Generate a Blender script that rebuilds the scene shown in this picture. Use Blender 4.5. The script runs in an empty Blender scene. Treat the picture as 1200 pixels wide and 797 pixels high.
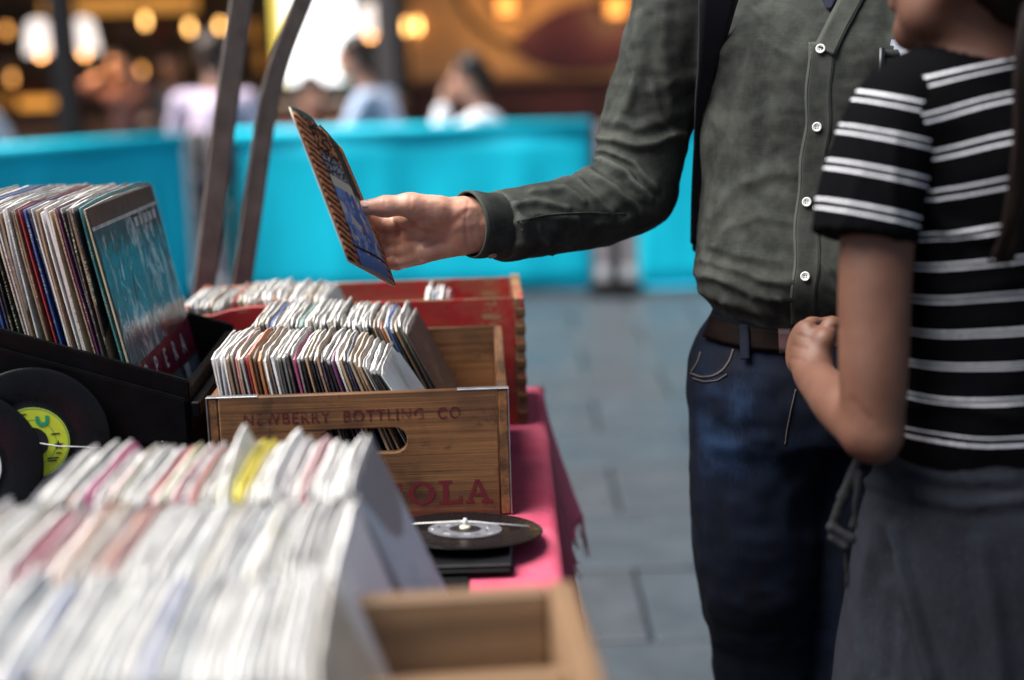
import bpy, bmesh, math, random
import numpy as np
from mathutils import Vector, Matrix, Euler
from mathutils.bvhtree import BVHTree
rnd = random.Random(7)
nrs = np.random.RandomState(11)
PI = math.pi
R = math.radians
sc = bpy.context.scene
COL = sc.collection

# ------------------------------------------------------------------ camera
H_CAM = 1.34
FPX = 1667.0
cam_d = bpy.data.cameras.new('camera')
cam = bpy.data.objects.new('camera', cam_d)
COL.objects.link(cam)
cam_d.sensor_width = 36.0
cam_d.lens = 50.0
cam_d.clip_start = 0.05
cam_d.clip_end = 500
CAM_R = (Matrix.Rotation(R(90 - 11.86), 3, 'X') @ Matrix.Rotation(R(-1.7), 3, 'Z'))
cam.matrix_world = Matrix.Translation((0, 0, H_CAM)) @ CAM_R.to_4x4()
cam_d.dof.use_dof = True
cam_d.dof.focus_distance = 1.80
cam_d.dof.aperture_fstop = 1.5
sc.camera = cam

# ------------------------------------------------------------------ world, sun, exposure
SUN_EL, SUN_AZ = 60.0, -80.0          # light falls from high on the left
world = bpy.data.worlds.new('World')
sc.world = world
world.use_nodes = True
wn = world.node_tree
wn.nodes.clear()
wo = wn.nodes.new('ShaderNodeOutputWorld')
wb = wn.nodes.new('ShaderNodeBackground')
sky = wn.nodes.new('ShaderNodeTexSky')
sky.sky_type = 'NISHITA'
sky.sun_disc = False
sky.sun_elevation = R(SUN_EL)
sky.sun_rotation = R(180 + SUN_AZ * -1)
sky.dust_density = 3.0
wb.inputs['Strength'].default_value = 0.05
wn.links.new(sky.outputs[0], wb.inputs[0])
wn.links.new(wb.outputs[0], wo.inputs[0])
sun_d = bpy.data.lights.new('sun', 'SUN')
sun_d.energy = 3.8
sun_d.angle = R(48)
sun_d.color = (1.0, 0.98, 0.955)
sun = bpy.data.objects.new('sun', sun_d)
COL.objects.link(sun)
sdir = Vector((math.sin(R(SUN_AZ)) * math.cos(R(SUN_EL)), -math.cos(R(SUN_AZ)) * math.cos(R(SUN_EL)), math.sin(R(SUN_EL))))
sun.rotation_euler = sdir.to_track_quat('Z', 'Y').to_euler()
sun.location = sdir * 20
sc.view_settings.view_transform = 'Standard'
sc.view_settings.look = 'None'
sc.view_settings.exposure = 1.3
sc.view_settings.gamma = 1.0
sc.render.engine = 'CYCLES'
try:
    sc.cycles.use_denoising = True
    sc.cycles.max_bounces = 8
    sc.cycles.sample_clamp_indirect = 6
except Exception:
    pass

# ------------------------------------------------------------------ helpers: points
def at(px, py, d):
    v = CAM_R @ Vector(((px - 600) / FPX, -(py - 398.5) / FPX, -1.0))
    k = d / v.y
    return Vector((v.x * k, d, H_CAM + v.z * k))
def onz(px, py, z):
    v = CAM_R @ Vector(((px - 600) / FPX, -(py - 398.5) / FPX, -1.0))
    k = (z - H_CAM) / v.z
    return Vector((v.x * k, v.y * k, z))
RI = np.array(CAM_R.transposed())
def proj(P):
    Q = (np.asarray(P) - np.array([0, 0, H_CAM])) @ RI.T
    return np.stack([600 - FPX * Q[:, 0] / Q[:, 2], 398.5 + FPX * Q[:, 1] / Q[:, 2]], 1)

# ------------------------------------------------------------------ helpers: objects
def tag(o, label=None, cat=None, group=None, kind=None):
    if label: o['label'] = label
    if cat: o['category'] = cat
    if group: o['group'] = group
    if kind: o['kind'] = kind
    return o
def thing(name, label, cat, loc=(0, 0, 0), rz=0.0, group=None):
    o = bpy.data.objects.new(name, None)
    o.empty_display_size = 0.05
    o.location = loc
    o.rotation_euler = (0, 0, rz)
    COL.objects.link(o)
    return tag(o, label, cat, group)
def obj(name, me, mat=None, parent=None, loc=(0, 0, 0), rot=(0, 0, 0)):
    o = bpy.data.objects.new(name, me)
    COL.objects.link(o)
    if mat is not None:
        if isinstance(mat, (list, tuple)):
            for m in mat: me.materials.append(m)
        elif len(me.materials) == 0:
            me.materials.append(mat)
    o.location = loc
    o.rotation_euler = rot
    if parent is not None: o.parent = parent
    return o

class MB:
    """collects shapes for one mesh"""
    def __init__(s): s.v = []; s.f = []; s.m = []; s.sm = []
    def add(s, vs, fs, m=0, smooth=False):
        b = len(s.v)
        s.v += [tuple(v) for v in vs]
        for f in fs:
            s.f.append([i + b for i in f]); s.m.append(m); s.sm.append(smooth)
        return s
    def box(s, lo, hi, c=0.0, m=0, M=None):
        lo = Vector(lo); hi = Vector(hi)
        if c <= 0:
            vs = [(x, y, z) for x in (lo.x, hi.x) for y in (lo.y, hi.y) for z in (lo.z, hi.z)]
            fs = [(0, 1, 3, 2), (4, 6, 7, 5), (0, 4, 5, 1), (2, 3, 7, 6), (0, 2, 6, 4), (1, 5, 7, 3)]
        else:
            c = min(c, *( (hi - lo) * 0.45))
            vs = []; ix = {}
            for sx in (0, 1):
                for sy in (0, 1):
                    for sz in (0, 1):
                        p = (hi.x if sx else lo.x, hi.y if sy else lo.y, hi.z if sz else lo.z)
                        q = [(-c if sx else c), (-c if sy else c), (-c if sz else c)]
                        for a in range(3):
                            ix[(sx, sy, sz, a)] = len(vs)
                            vs.append(tuple(p[k] + (q[k] if k != a else 0) for k in range(3)))
            fs = []
            for a in range(3):
                b, d = (a + 1) % 3, (a + 2) % 3
                for sa in (0, 1):
                    def key(sb, sd):
                        t = [0, 0, 0]; t[a] = sa; t[b] = sb; t[d] = sd
                        return ix[tuple(t) + (a,)]
                    q = [key(0, 0), key(1, 0), key(1, 1), key(0, 1)]
                    fs.append(q if sa else q[::-1])
            for a in range(3):
                b, d = (a + 1) % 3, (a + 2) % 3
                for sb in (0, 1):
                    for sd in (0, 1):
                        def key(sa, w):
                            t = [0, 0, 0]; t[a] = sa; t[b] = sb; t[d] = sd
                            return ix[tuple(t) + (w,)]
                        q = [key(0, b), key(1, b), key(1, d), key(0, d)]
                        fs.append(q if (sb ^ sd) else q[::-1])
            for sx in (0, 1):
                for sy in (0, 1):
                    for sz in (0, 1):
                        q = [ix[(sx, sy, sz, a)] for a in range(3)]
                        fs.append(q if (sx + sy + sz) % 2 else q[::-1])
        if M is not None: vs = [tuple(M @ Vector(v)) for v in vs]
        return s.add(vs, fs, m)
    def tube(s, pts, r, n=8, m=0, cap=True, up=None):
        pts = [Vector(p) for p in pts]
        rs = r if isinstance(r, (list, tuple)) else [r] * len(pts)
        vs = []; prev = None
        for i, p in enumerate(pts):
            t = (pts[min(i + 1, len(pts) - 1)] - pts[max(i - 1, 0)]).normalized()
            if prev is None:
                a = Vector((0, 0, 1)) if abs(t.z) < 0.9 else Vector((1, 0, 0))
                u = t.cross(a).normalized()
            else:
                u = (prev - t * prev.dot(t)).normalized()
            prev = u
            w = t.cross(u)
            for k in range(n):
                a = 2 * PI * k / n
                vs.append(p + (u * math.cos(a) + w * math.sin(a)) * rs[i])
        fs = []
        for i in range(len(pts) - 1):
            for k in range(n):
                fs.append((i * n + k, i * n + (k + 1) % n, (i + 1) * n + (k + 1) % n, (i + 1) * n + k))
        if cap:
            fs.append(tuple(range(n))[::-1]); fs.append(tuple((len(pts) - 1) * n + k for k in range(n)))
        return s.add(vs, fs, m, True)
    def lathe(s, prof, n=24, m=0, M=None, smooth=True, cap=True):
        vs = []; fs = []
        for (r, z) in prof:
            for k in range(n):
                a = 2 * PI * k / n
                vs.append((r * math.cos(a), r * math.sin(a), z))
        L = len(prof)
        for i in range(L - 1):
            for k in range(n):
                fs.append((i * n + k, i * n + (k + 1) % n, (i + 1) * n + (k + 1) % n, (i + 1) * n + k))
        if cap and prof[0][0] > 1e-6: fs.append(tuple(range(n))[::-1])
        if cap and prof[-1][0] > 1e-6: fs.append(tuple((L - 1) * n + k for k in range(n)))
        if M is not None: vs = [tuple(M @ Vector(v)) for v in vs]
        return s.add(vs, fs, m, smooth)
    def poly(s, pts, m=0): return s.add(pts, [tuple(range(len(pts)))], m)
    def ribbon(s, rows, m=0, thick=0.0, smooth=True):
        """rows: list of equal-length point lists -> a sheet; thick gives it a back face"""
        n = len(rows[0]); vs = [Vector(p) for r_ in rows for p in r_]
        fs = [(i * n + k, i * n + k + 1, (i + 1) * n + k + 1, (i + 1) * n + k) for i in range(len(rows) - 1) for k in range(n - 1)]
        return s.add(vs, fs, m, smooth)
    def mesh(s, name='shape'):
        me = bpy.data.meshes.new(name)
        me.from_pydata(s.v, [], s.f)
        me.polygons.foreach_set('material_index', s.m)
        me.polygons.foreach_set('use_smooth', s.sm)
        me.update()
        return me
    def build(s, name, mat=None, parent=None, **k):
        return obj(name, s.mesh(name), mat, parent, **k)

def solidify(me, t, offset=-1.0):
    o = bpy.data.objects.new('tmp', me); COL.objects.link(o)
    md = o.modifiers.new('s', 'SOLIDIFY'); md.thickness = t; md.offset = offset
    dg = bpy.context.evaluated_depsgraph_get()
    r = bpy.data.meshes.new_from_object(o.evaluated_get(dg))
    bpy.data.objects.remove(o)
    return r

def curve_plate(outer, holes, depth, bevel=0.0):
    """flat plate in XY with holes, thickness along Z"""
    cu = bpy.data.curves.new('plate', 'CURVE'); cu.dimensions = '2D'; cu.fill_mode = 'BOTH'
    cu.extrude = depth / 2 - bevel; cu.bevel_depth = bevel; cu.bevel_resolution = 1; cu.offset = -bevel
    for ring in [outer] + holes:
        sp = cu.splines.new('POLY'); sp.points.add(len(ring) - 1)
        for p, q in zip(sp.points, ring): p.co = (q[0], q[1], 0, 1)
        sp.use_cyclic_u = True
    o = bpy.data.objects.new('tmp', cu); COL.objects.link(o)
    dg = bpy.context.evaluated_depsgraph_get()
    me = bpy.data.meshes.new_from_object(o.evaluated_get(dg))
    bpy.data.objects.remove(o)
    return me

def text_mesh(s, size, width_scale=1.0, extrude=0.0002, spacing=1.0, bold=0.0):
    cu = bpy.data.curves.new('txt', 'FONT'); cu.body = s; cu.size = size; cu.align_x = 'CENTER'; cu.align_y = 'CENTER'
    cu.extrude = extrude; cu.space_character = spacing; cu.offset = bold
    o = bpy.data.objects.new('tmp', cu); COL.objects.link(o)
    dg = bpy.context.evaluated_depsgraph_get()
    me = bpy.data.meshes.new_from_object(o.evaluated_get(dg))
    bpy.data.objects.remove(o)
    for v in me.vertices: v.co.x *= width_scale
    return me

# ------------------------------------------------------------------ helpers: noise and soft solids
def _hash(i, j, k, seed):
    n = (i * 374761393 + j * 668265263 + k * 2147483647 + seed * 1274126177) & 0xFFFFFFFF
    n = ((n ^ (n >> 13)) * 1274126177) & 0xFFFFFFFF
    return ((n ^ (n >> 16)) & 0xFFFF).astype(np.float32) / 32767.5 - 1.0
def vnoise(P, seed=0):
    P = np.asarray(P, dtype=np.float64)
    I = np.floor(P).astype(np.int64); Fq = P - I
    Fq = Fq * Fq * Fq * (Fq * (Fq * 6 - 15) + 10)
    r = 0
    for a in (0, 1):
        for b in (0, 1):
            for c in (0, 1):
                w = (Fq[:, 0] if a else 1 - Fq[:, 0]) * (Fq[:, 1] if b else 1 - Fq[:, 1]) * (Fq[:, 2] if c else 1 - Fq[:, 2])
                r = r + w * _hash(I[:, 0] + a, I[:, 1] + b, I[:, 2] + c, seed)
    return r
def fbm(P, seed=0, oct=3):
    r = 0; a = 1.0
    for o in range(oct):
        r = r + a * vnoise(np.asarray(P) * (2 ** o), seed + o); a *= 0.5
    return r

def capsule(a, b, r1, r2=None, flat=None, k=1.0):
    """tapered limb; flat=(dir, factor) squeezes it along dir"""
    r2 = r1 if r2 is None else r2
    a = np.array(a, dtype=np.float32); b = np.array(b, dtype=np.float32)
    def f(P):
        ab = b - a; L = float(ab @ ab) + 1e-12
        Q = P - a
        t = np.clip((Q @ ab) / L, 0, 1)
        D = Q - t[:, None] * ab
        if flat is not None:
            n = np.array(Vector(flat[0]).normalized(), dtype=np.float32)
            D = D + np.outer(D @ n, n) * (1 / flat[1] - 1)
        return np.sqrt((D * D).sum(1)) - (r1 + (r2 - r1) * t)
    lo = np.minimum(a, b) - max(r1, r2) - 0.01; hi = np.maximum(a, b) + max(r1, r2) + 0.01
    return (f, lo, hi)
def chain(P, Rr, n=6, flat=None):
    """one smooth tapered limb through several points"""
    pts = [Vector(p) for p in P]; D = []
    for i in range(len(pts) - 1):
        p0, p1, p2, p3 = pts[max(i - 1, 0)], pts[i], pts[i + 1], pts[min(i + 2, len(pts) - 1)]
        for k in range(n):
            t = k / n
            D.append((.5 * ((2 * p1) + (p2 - p0) * t + (2 * p0 - 5 * p1 + 4 * p2 - p3) * t * t + (3 * p1 - p0 - 3 * p2 + p3) * t ** 3), Rr[i] + (Rr[i + 1] - Rr[i]) * (t * t * (3 - 2 * t))))
    D.append((pts[-1], Rr[-1]))
    caps = [capsule(a[0], b[0], a[1], b[1], flat) for a, b in zip(D[:-1], D[1:])]
    def f(Q):
        r = caps[0][0](Q)
        for c in caps[1:]: r = np.minimum(r, c[0](Q))
        return r
    return (f, np.min([c[1] for c in caps], 0), np.max([c[2] for c in caps], 0))
def ellipsoid(c, rad, M=None):
    c = np.array(c, dtype=np.float32); rad = np.array(rad, dtype=np.float32)
    A = None if M is None else np.array(M.to_3x3(), dtype=np.float32)
    def f(P):
        Q = P - c
        if A is not None: Q = Q @ A
        k = np.sqrt(((Q / rad) ** 2).sum(1))
        return (k - 1) * rad.min() * (0.6 + 0.4 * np.minimum(k, 1.5))
    m = rad.max() + 0.01
    return (f, c - m, c + m)
def stack(keys, yaw=0.0, p=2.2, c0=(0, 0)):
    """keys: (z, cx, cy, half_width, half_depth) ; a column of ellipses"""
    keys = sorted(keys)
    K = np.array(keys, dtype=np.float64)
    zz = np.linspace(K[0, 0], K[-1, 0], 240)
    cols = []
    w = np.hanning(19); w /= w.sum()
    for c in range(1, 5):
        q = np.interp(zz, K[:, 0], K[:, c])
        q = np.convolve(np.pad(q, 9, mode='edge'), w, mode='valid')
        cols.append(q)
    cs, sn = math.cos(yaw), math.sin(yaw)
    def f(P):
        z = P[:, 2]
        cx, cy, a, b = [np.interp(z, zz, q) for q in cols]
        dx = P[:, 0] - cx; dy = P[:, 1] - cy
        u = dx * cs + dy * sn; v = -dx * sn + dy * cs
        e = (np.abs(u / a) ** p + np.abs(v / b) ** p) ** (1 / p)
        d = (e - 1) * np.minimum(a, b)
        cap = np.maximum(K[0, 0] - z, z - K[-1, 0])
        return np.where(cap > 0, np.sqrt(np.maximum(d, 0) ** 2 + cap ** 2) , np.maximum(d, cap)).astype(np.float32)
    m = max(K[:, 3].max(), K[:, 4].max()) + 0.01
    lo = np.array([K[:, 1].min() - m, K[:, 2].min() - m, K[0, 0] - .01]); hi = np.array([K[:, 1].max() + m, K[:, 2].max() + m, K[-1, 0] + .01])
    return (f, lo, hi)

def nets(F, lo, h):
    S = F < 0
    nx, ny, nz = F.shape
    c = np.zeros((nx - 1, ny - 1, nz - 1), np.int8)
    for a in (0, 1):
        for b in (0, 1):
            for d in (0, 1):
                c += S[a:nx - 1 + a, b:ny - 1 + b, d:nz - 1 + d]
    act = (c > 0) & (c < 8)
    ijk = np.argwhere(act)
    idx = -np.ones(act.shape, np.int64); idx[act] = np.arange(len(ijk))
    acc = np.zeros((len(ijk), 3)); cnt = np.zeros(len(ijk))
    cor = [(a, b, d) for a in (0, 1) for b in (0, 1) for d in (0, 1)]
    for a in cor:
        for ax in range(3):
            if a[ax]: continue
            b = list(a); b[ax] = 1
            fa = F[ijk[:, 0] + a[0], ijk[:, 1] + a[1], ijk[:, 2] + a[2]]
            fb = F[ijk[:, 0] + b[0], ijk[:, 1] + b[1], ijk[:, 2] + b[2]]
            m = (fa < 0) != (fb < 0)
            t = fa[m] / (fa[m] - fb[m])
            p = np.tile(np.array(a, float), (m.sum(), 1)); p[:, ax] += t
            acc[m] += p; cnt[m] += 1
    V = lo + (ijk + acc / cnt[:, None]) * h
    faces = []
    for ax in range(3):
        b, d = (ax + 1) % 3, (ax + 2) % 3
        sl0 = [slice(None)] * 3; sl1 = [slice(None)] * 3
        sl0[ax] = slice(0, -1); sl1[ax] = slice(1, None)
        s0 = S[tuple(sl0)]; s1 = S[tuple(sl1)]
        E = np.argwhere(s0 != s1)
        ok = (E[:, b] > 0) & (E[:, d] > 0) & (E[:, b] < F.shape[b] - 1) & (E[:, d] < F.shape[d] - 1)
        E = E[ok]
        fl = s0[E[:, 0], E[:, 1], E[:, 2]]
        q = []
        for (ob, od) in ((-1, -1), (0, -1), (0, 0), (-1, 0)):
            e = E.copy(); e[:, b] += ob; e[:, d] += od
            q.append(idx[e[:, 0], e[:, 1], e[:, 2]])
        Q = np.stack(q, 1)
        Q[~fl] = Q[~fl][:, ::-1]
        faces.append(Q)
    return V, np.concatenate(faces)

def blend(prims, h, k=0.02, cut=None, pad=None):
    """smooth union of soft solids -> (verts, quads). prims: (f,lo,hi[,k])"""
    lo = np.min([p[1] for p in prims], 0) - 2 * h; hi = np.max([p[2] for p in prims], 0) + 2 * h
    n = np.ceil((hi - lo) / h).astype(int) + 1
    ax = [lo[i] + np.arange(n[i]) * h for i in range(3)]
    F = np.full(n, 1.0, np.float32)
    for p in prims:
        kk = p[3] if len(p) > 3 else k
        m = kk + 2 * h
        i0 = np.maximum(np.floor((p[1] - m - lo) / h).astype(int), 0); i1 = np.minimum(np.ceil((p[2] + m - lo) / h).astype(int) + 1, n)
        G = np.stack(np.meshgrid(*[ax[i][i0[i]:i1[i]] for i in range(3)], indexing='ij'), -1).reshape(-1, 3).astype(np.float32)
        d = p[0](G).reshape(tuple(i1 - i0))
        s = tuple(slice(i0[i], i1[i]) for i in range(3))
        A = F[s]
        hh = np.clip(0.5 + 0.5 * (A - d) / kk, 0, 1)
        F[s] = A * (1 - hh) + d * hh - kk * hh * (1 - hh)
    if cut is not None:
        G = np.stack(np.meshgrid(*ax, indexing='ij'), -1).reshape(-1, 3).astype(np.float32)
        F = np.maximum(F, cut(G).reshape(F.shape).astype(np.float32))
    F[0] = F[-1] = 1; F[:, 0] = F[:, -1] = 1; F[:, :, 0] = F[:, :, -1] = 1
    return nets(F, lo, h)

def mesh_np(V, Q, name='soft', smooth=True):
    me = bpy.data.meshes.new(name)
    me.vertices.add(len(V)); me.vertices.foreach_set('co', np.asarray(V, np.float32).ravel())
    me.loops.add(Q.size); me.loops.foreach_set('vertex_index', Q.ravel().astype(np.int32))
    me.polygons.add(len(Q))
    me.polygons.foreach_set('loop_start', (np.arange(len(Q)) * 4).astype(np.int32))
    me.polygons.foreach_set('use_smooth', np.full(len(Q), smooth))
    me.update(calc_edges=True); me.validate()
    return me
def normals(V, Q):
    A, B, C, D = V[Q[:, 0]], V[Q[:, 1]], V[Q[:, 2]], V[Q[:, 3]]
    fn = np.cross(C - A, D - B)
    N = np.zeros_like(V)
    for i in range(4): np.add.at(N, Q[:, i], fn)
    return N / (np.linalg.norm(N, axis=1, keepdims=True) + 1e-12)
def relax(V, Q, it=2, w=0.5):
    n = len(V)
    deg = np.zeros(n)
    E = np.concatenate([Q[:, [0, 1]], Q[:, [1, 2]], Q[:, [2, 3]], Q[:, [3, 0]]])
    for i in range(it):
        S = np.zeros_like(V); deg = np.zeros(n)
        np.add.at(S, E[:, 0], V[E[:, 1]]); np.add.at(deg, E[:, 0], 1)
        np.add.at(S, E[:, 1], V[E[:, 0]]); np.add.at(deg, E[:, 1], 1)
        V = V * (1 - w) + w * S / np.maximum(deg, 1)[:, None]
    return V
def join_np(parts):
    Vs, Qs, b = [], [], 0
    for V, Q in parts:
        Vs.append(V); Qs.append(Q + b); b += len(V)
    return np.concatenate(Vs), np.concatenate(Qs)
def seg_dist(X, pl):
    """distance of 2-D/3-D points to a polyline"""
    best = np.full(len(X), 1e9)
    pl = [np.array(p, float) for p in pl]
    for a, b in zip(pl[:-1], pl[1:]):
        ab = b - a
        t = np.clip(((X - a) @ ab) / (ab @ ab + 1e-12), 0, 1)
        best = np.minimum(best, np.linalg.norm(X - a - t[:, None] * ab, axis=1))
    return best
def ridge(d, w):
    q = (d / w) ** 2
    return (1 - 0.8 * q) * np.exp(-q * 0.7)
def attr(me, name, vals):
    a = me.attributes.new(name, 'FLOAT', 'POINT'); a.data.foreach_set('value', np.asarray(vals, np.float32))
# ------------------------------------------------------------------ materials
def nd(nt, t, **kw):
    n = nt.nodes.new(t)
    for k, v in kw.items():
        if k in n.inputs.keys(): n.inputs[k].default_value = v
        else: setattr(n, k, v)
    return n
def new_mat(name):
    m = bpy.data.materials.new(name); m.use_nodes = True
    nt = m.node_tree
    return m, nt, nt.nodes['Principled BSDF']
def ramp(nt, fac, stops):
    r = nd(nt, 'ShaderNodeValToRGB')
    e = r.color_ramp.elements
    while len(e) < len(stops): e.new(0.5)
    for el, (p, c) in zip(e, stops):
        el.position = p; el.color = (*c, 1) if not isinstance(c, (int, float)) else (c, c, c, 1)
    nt.links.new(fac, r.inputs[0])
    return r.outputs[0]
def mix(nt, fac, a, b, mode='MIX'):
    n = nd(nt, 'ShaderNodeMixRGB', blend_type=mode)
    for s, v in ((n.inputs[0], fac), (n.inputs[1], a), (n.inputs[2], b)):
        if isinstance(v, (int, float)): s.default_value = v if s.type == 'VALUE' else (v, v, v, 1)
        elif isinstance(v, tuple): s.default_value = (*v[:3], 1)
        else: nt.links.new(v, s)
    return n.outputs[0]
def mth(nt, op, a, b=0.0, c=None):
    n = nd(nt, 'ShaderNodeMath', operation=op)
    for s, v in ((n.inputs[0], a), (n.inputs[1], b)) + (((n.inputs[2], c),) if c is not None else ()):
        if isinstance(v, (int, float)): s.default_value = v
        else: nt.links.new(v, s)
    return n.outputs[0]
def coords(nt, scale=(1, 1, 1), out='Object', rot=(0, 0, 0)):
    tc = nd(nt, 'ShaderNodeTexCoord')
    mp = nd(nt, 'ShaderNodeMapping'); mp.inputs['Scale'].default_value = scale; mp.inputs['Rotation'].default_value = rot
    nt.links.new(tc.outputs[out], mp.inputs[0])
    return mp.outputs[0]
def noise(nt, vec, scale, detail=4, rough=0.55, dist=0.0):
    n = nd(nt, 'ShaderNodeTexNoise', Scale=scale, Detail=detail, Roughness=rough, Distortion=dist)
    nt.links.new(vec, n.inputs['Vector'])
    return n.outputs[0]
def wave(nt, vec, scale, dist=0.0, dscale=1.0, axis='X', kind='BANDS'):
    n = nd(nt, 'ShaderNodeTexWave', Scale=scale, Distortion=dist, wave_type=kind)
    if kind == 'BANDS': n.bands_direction = axis
    else: n.rings_direction = axis
    n.inputs['Detail Scale'].default_value = dscale
    nt.links.new(vec, n.inputs['Vector'])
    return n.outputs[1]
def bump(nt, b, hgt, strength=0.3, dist=0.002, prev=None):
    n = nd(nt, 'ShaderNodeBump', Strength=strength, Distance=dist)
    nt.links.new(hgt, n.inputs['Height'])
    if prev is not None: nt.links.new(prev, n.inputs['Normal'])
    nt.links.new(n.outputs[0], b.inputs['Normal'])
    return n.outputs[0]
def sep(nt, vec):
    n = nd(nt, 'ShaderNodeSeparateXYZ'); nt.links.new(vec, n.inputs[0]); return n.outputs
def step(nt, v, e0, e1):
    n = nd(nt, 'ShaderNodeMapRange', interpolation_type='SMOOTHSTEP')
    n.inputs[1].default_value = e0; n.inputs[2].default_value = e1
    nt.links.new(v, n.inputs[0])
    return n.outputs[0]
def surf(name, col, rough=0.6, metal=0.0, var=0.15, scale=8.0, stretch=(1, 1, 1), bmp=0.0, bscale=80.0, bdist=0.001, spec=0.5, col2=None, emit=None):
    m, nt, b = new_mat(name)
    v = coords(nt, stretch)
    n = noise(nt, v, scale)
    c2 = col2 if col2 is not None else tuple(min(1, x * (1 + var)) for x in col)
    c1 = col if col2 is not None else tuple(x * (1 - var) for x in col)
    nt.links.new(ramp(nt, n, [(0.3, c1), (0.7, c2)]), b.inputs['Base Color'])
    b.inputs['Roughness'].default_value = rough; b.inputs['Metallic'].default_value = metal
    b.inputs['Specular IOR Level'].default_value = spec
    if bmp: bump(nt, b, noise(nt, v, bscale), bmp, bdist)
    if emit:
        b.inputs['Emission Color'].default_value = (*emit[0], 1); b.inputs['Emission Strength'].default_value = emit[1]
    return m

def wood(name, axis, light, dark, stain=0.85, rough=0.62, scale=1.0):
    """grain runs along axis"""
    m, nt, b = new_mat(name)
    st = [9.0, 9.0, 9.0]; st['XYZ'.index(axis)] = 0.8
    v = coords(nt, tuple(x * scale for x in st))
    w = noise(nt, v, 2.2, 6, 0.6, 1.2)
    fine = noise(nt, coords(nt, tuple(x * scale * (6 if x > 1 else 1.4) for x in st)), 3.0, 5, 0.7)
    rings = wave(nt, v, 1.1, 6.0, 1.2, axis='Z' if axis != 'Z' else 'X')
    g = mth(nt, 'ADD', mth(nt, 'MULTIPLY', w, 0.40), mth(nt, 'ADD', mth(nt, 'MULTIPLY', fine, 0.45), mth(nt, 'MULTIPLY', rings, 0.15)))
    c = ramp(nt, g, [(0.28, dark), (0.5, tuple((a + d_) / 2 for a, d_ in zip(light, dark))), (0.68, light)])
    big = noise(nt, coords(nt, (1, 1, 1)), 7.0, 4, 0.6)
    c = mix(nt, mth(nt, 'MULTIPLY', step(nt, big, 0.44, 0.70), stain), c, tuple(x * 0.35 for x in dark))
    c = mix(nt, mth(nt, 'MULTIPLY', step(nt, noise(nt, coords(nt), 26.0, 5, 0.7), 0.55, 0.72), stain * 0.7), c, tuple(x * 0.3 for x in dark))
    crack = step(nt, fine, 0.40, 0.30)
    c = mix(nt, mth(nt, 'MULTIPLY', crack, 0.75), c, tuple(x * 0.2 for x in dark))
    nt.links.new(c, b.inputs['Base Color'])
    b.inputs['Roughness'].default_value = rough
    bump(nt, b, g, 0.8, 0.0025)
    return m

W_L, W_D = (0.320, 0.142, 0.046), (0.030, 0.0115, 0.004)
m_wood_x = wood('brown_wood_x', 'X', W_L, W_D)
m_wood_y = wood('brown_wood_y', 'Y', W_L, W_D)
m_wood_z = wood('brown_wood_z', 'Z', (0.12, 0.066, 0.030), W_D)
m_pale_x = wood('pale_wood_x', 'X', (0.28, 0.165, 0.085), (0.12, 0.066, 0.031), 0.25)
m_pale_y = wood('pale_wood_y', 'Y', (0.28, 0.165, 0.085), (0.12, 0.066, 0.031), 0.25)

def red_paint(name, axis):
    m, nt, b = new_mat(name)
    v = coords(nt)
    st = [14.0] * 3; st['XYZ'.index(axis)] = 2.0
    n1 = noise(nt, coords(nt, tuple(st)), 3.0, 6, 0.65)
    n2 = noise(nt, v, 26.0, 5, 0.65)
    chips = step(nt, mth(nt, 'ADD', mth(nt, 'MULTIPLY', n1, 0.5), mth(nt, 'MULTIPLY', n2, 0.5)), 0.575, 0.60)
    geo = nd(nt, 'ShaderNodeNewGeometry')
    edge = step(nt, geo.outputs['Pointiness'], 0.53, 0.60)
    chips = mth(nt, 'MAXIMUM', chips, mth(nt, 'MULTIPLY', edge, step(nt, n2, 0.38, 0.5)))
    red = ramp(nt, noise(nt, v, 12.0), [(0.3, (0.24, 0.008, 0.010)), (0.7, (0.38, 0.014, 0.017))])
    wd = ramp(nt, n1, [(0.35, (0.10, 0.05, 0.025)), (0.65, (0.30, 0.17, 0.08))])
    nt.links.new(mix(nt, chips, red, wd), b.inputs['Base Color'])
    b.inputs['Roughness'].default_value = 0.5
    bump(nt, b, mth(nt, 'SUBTRACT', n1, mth(nt, 'MULTIPLY', chips, 0.4)), 0.45, 0.0015)
    return m
m_red_x = red_paint('worn_red_paint_x', 'X'); m_red_y = red_paint('worn_red_paint_y', 'Y')
m_steel = surf('galvanised_steel', (0.34, 0.35, 0.37), 0.42, 0.85, 0.3, 40, bmp=0.2, bscale=200)
m_blackcase = surf('black_painted_board', (0.0022, 0.0022, 0.0026), 0.5, 0, 0.5, 30, bmp=0.2, bscale=260, bdist=0.0006, spec=0.10)
m_blackmetal = surf('black_metal', (0.012, 0.012, 0.013), 0.35, 0.3, 0.3, 30)

def ink_print(name, txt_col, keep):
    m, nt, b = new_mat(name)
    v = coords(nt)
    n = noise(nt, v, 140.0, 5, 0.7)
    n2 = noise(nt, v, 22.0, 3, 0.6)
    n3 = noise(nt, coords(nt, (1.2, 12, 12)), 28.0, 4, 0.6)
    a = step(nt, mth(nt, 'ADD', mth(nt, 'MULTIPLY', n, 0.35), mth(nt, 'ADD', mth(nt, 'MULTIPLY', n2, 0.4), mth(nt, 'MULTIPLY', n3, 0.25))), keep + 0.10, keep - 0.10)
    b.inputs['Base Color'].default_value = (*txt_col, 1)
    b.inputs['Roughness'].default_value = 0.7
    tr = nd(nt, 'ShaderNodeBsdfTransparent'); mx = nd(nt, 'ShaderNodeMixShader')
    nt.links.new(a, mx.inputs[0]); nt.links.new(tr.outputs[0], mx.inputs[1]); nt.links.new(b.outputs[0], mx.inputs[2])
    nt.links.new(mx.outputs[0], nt.nodes['Material Output'].inputs[0])
    return m
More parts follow.
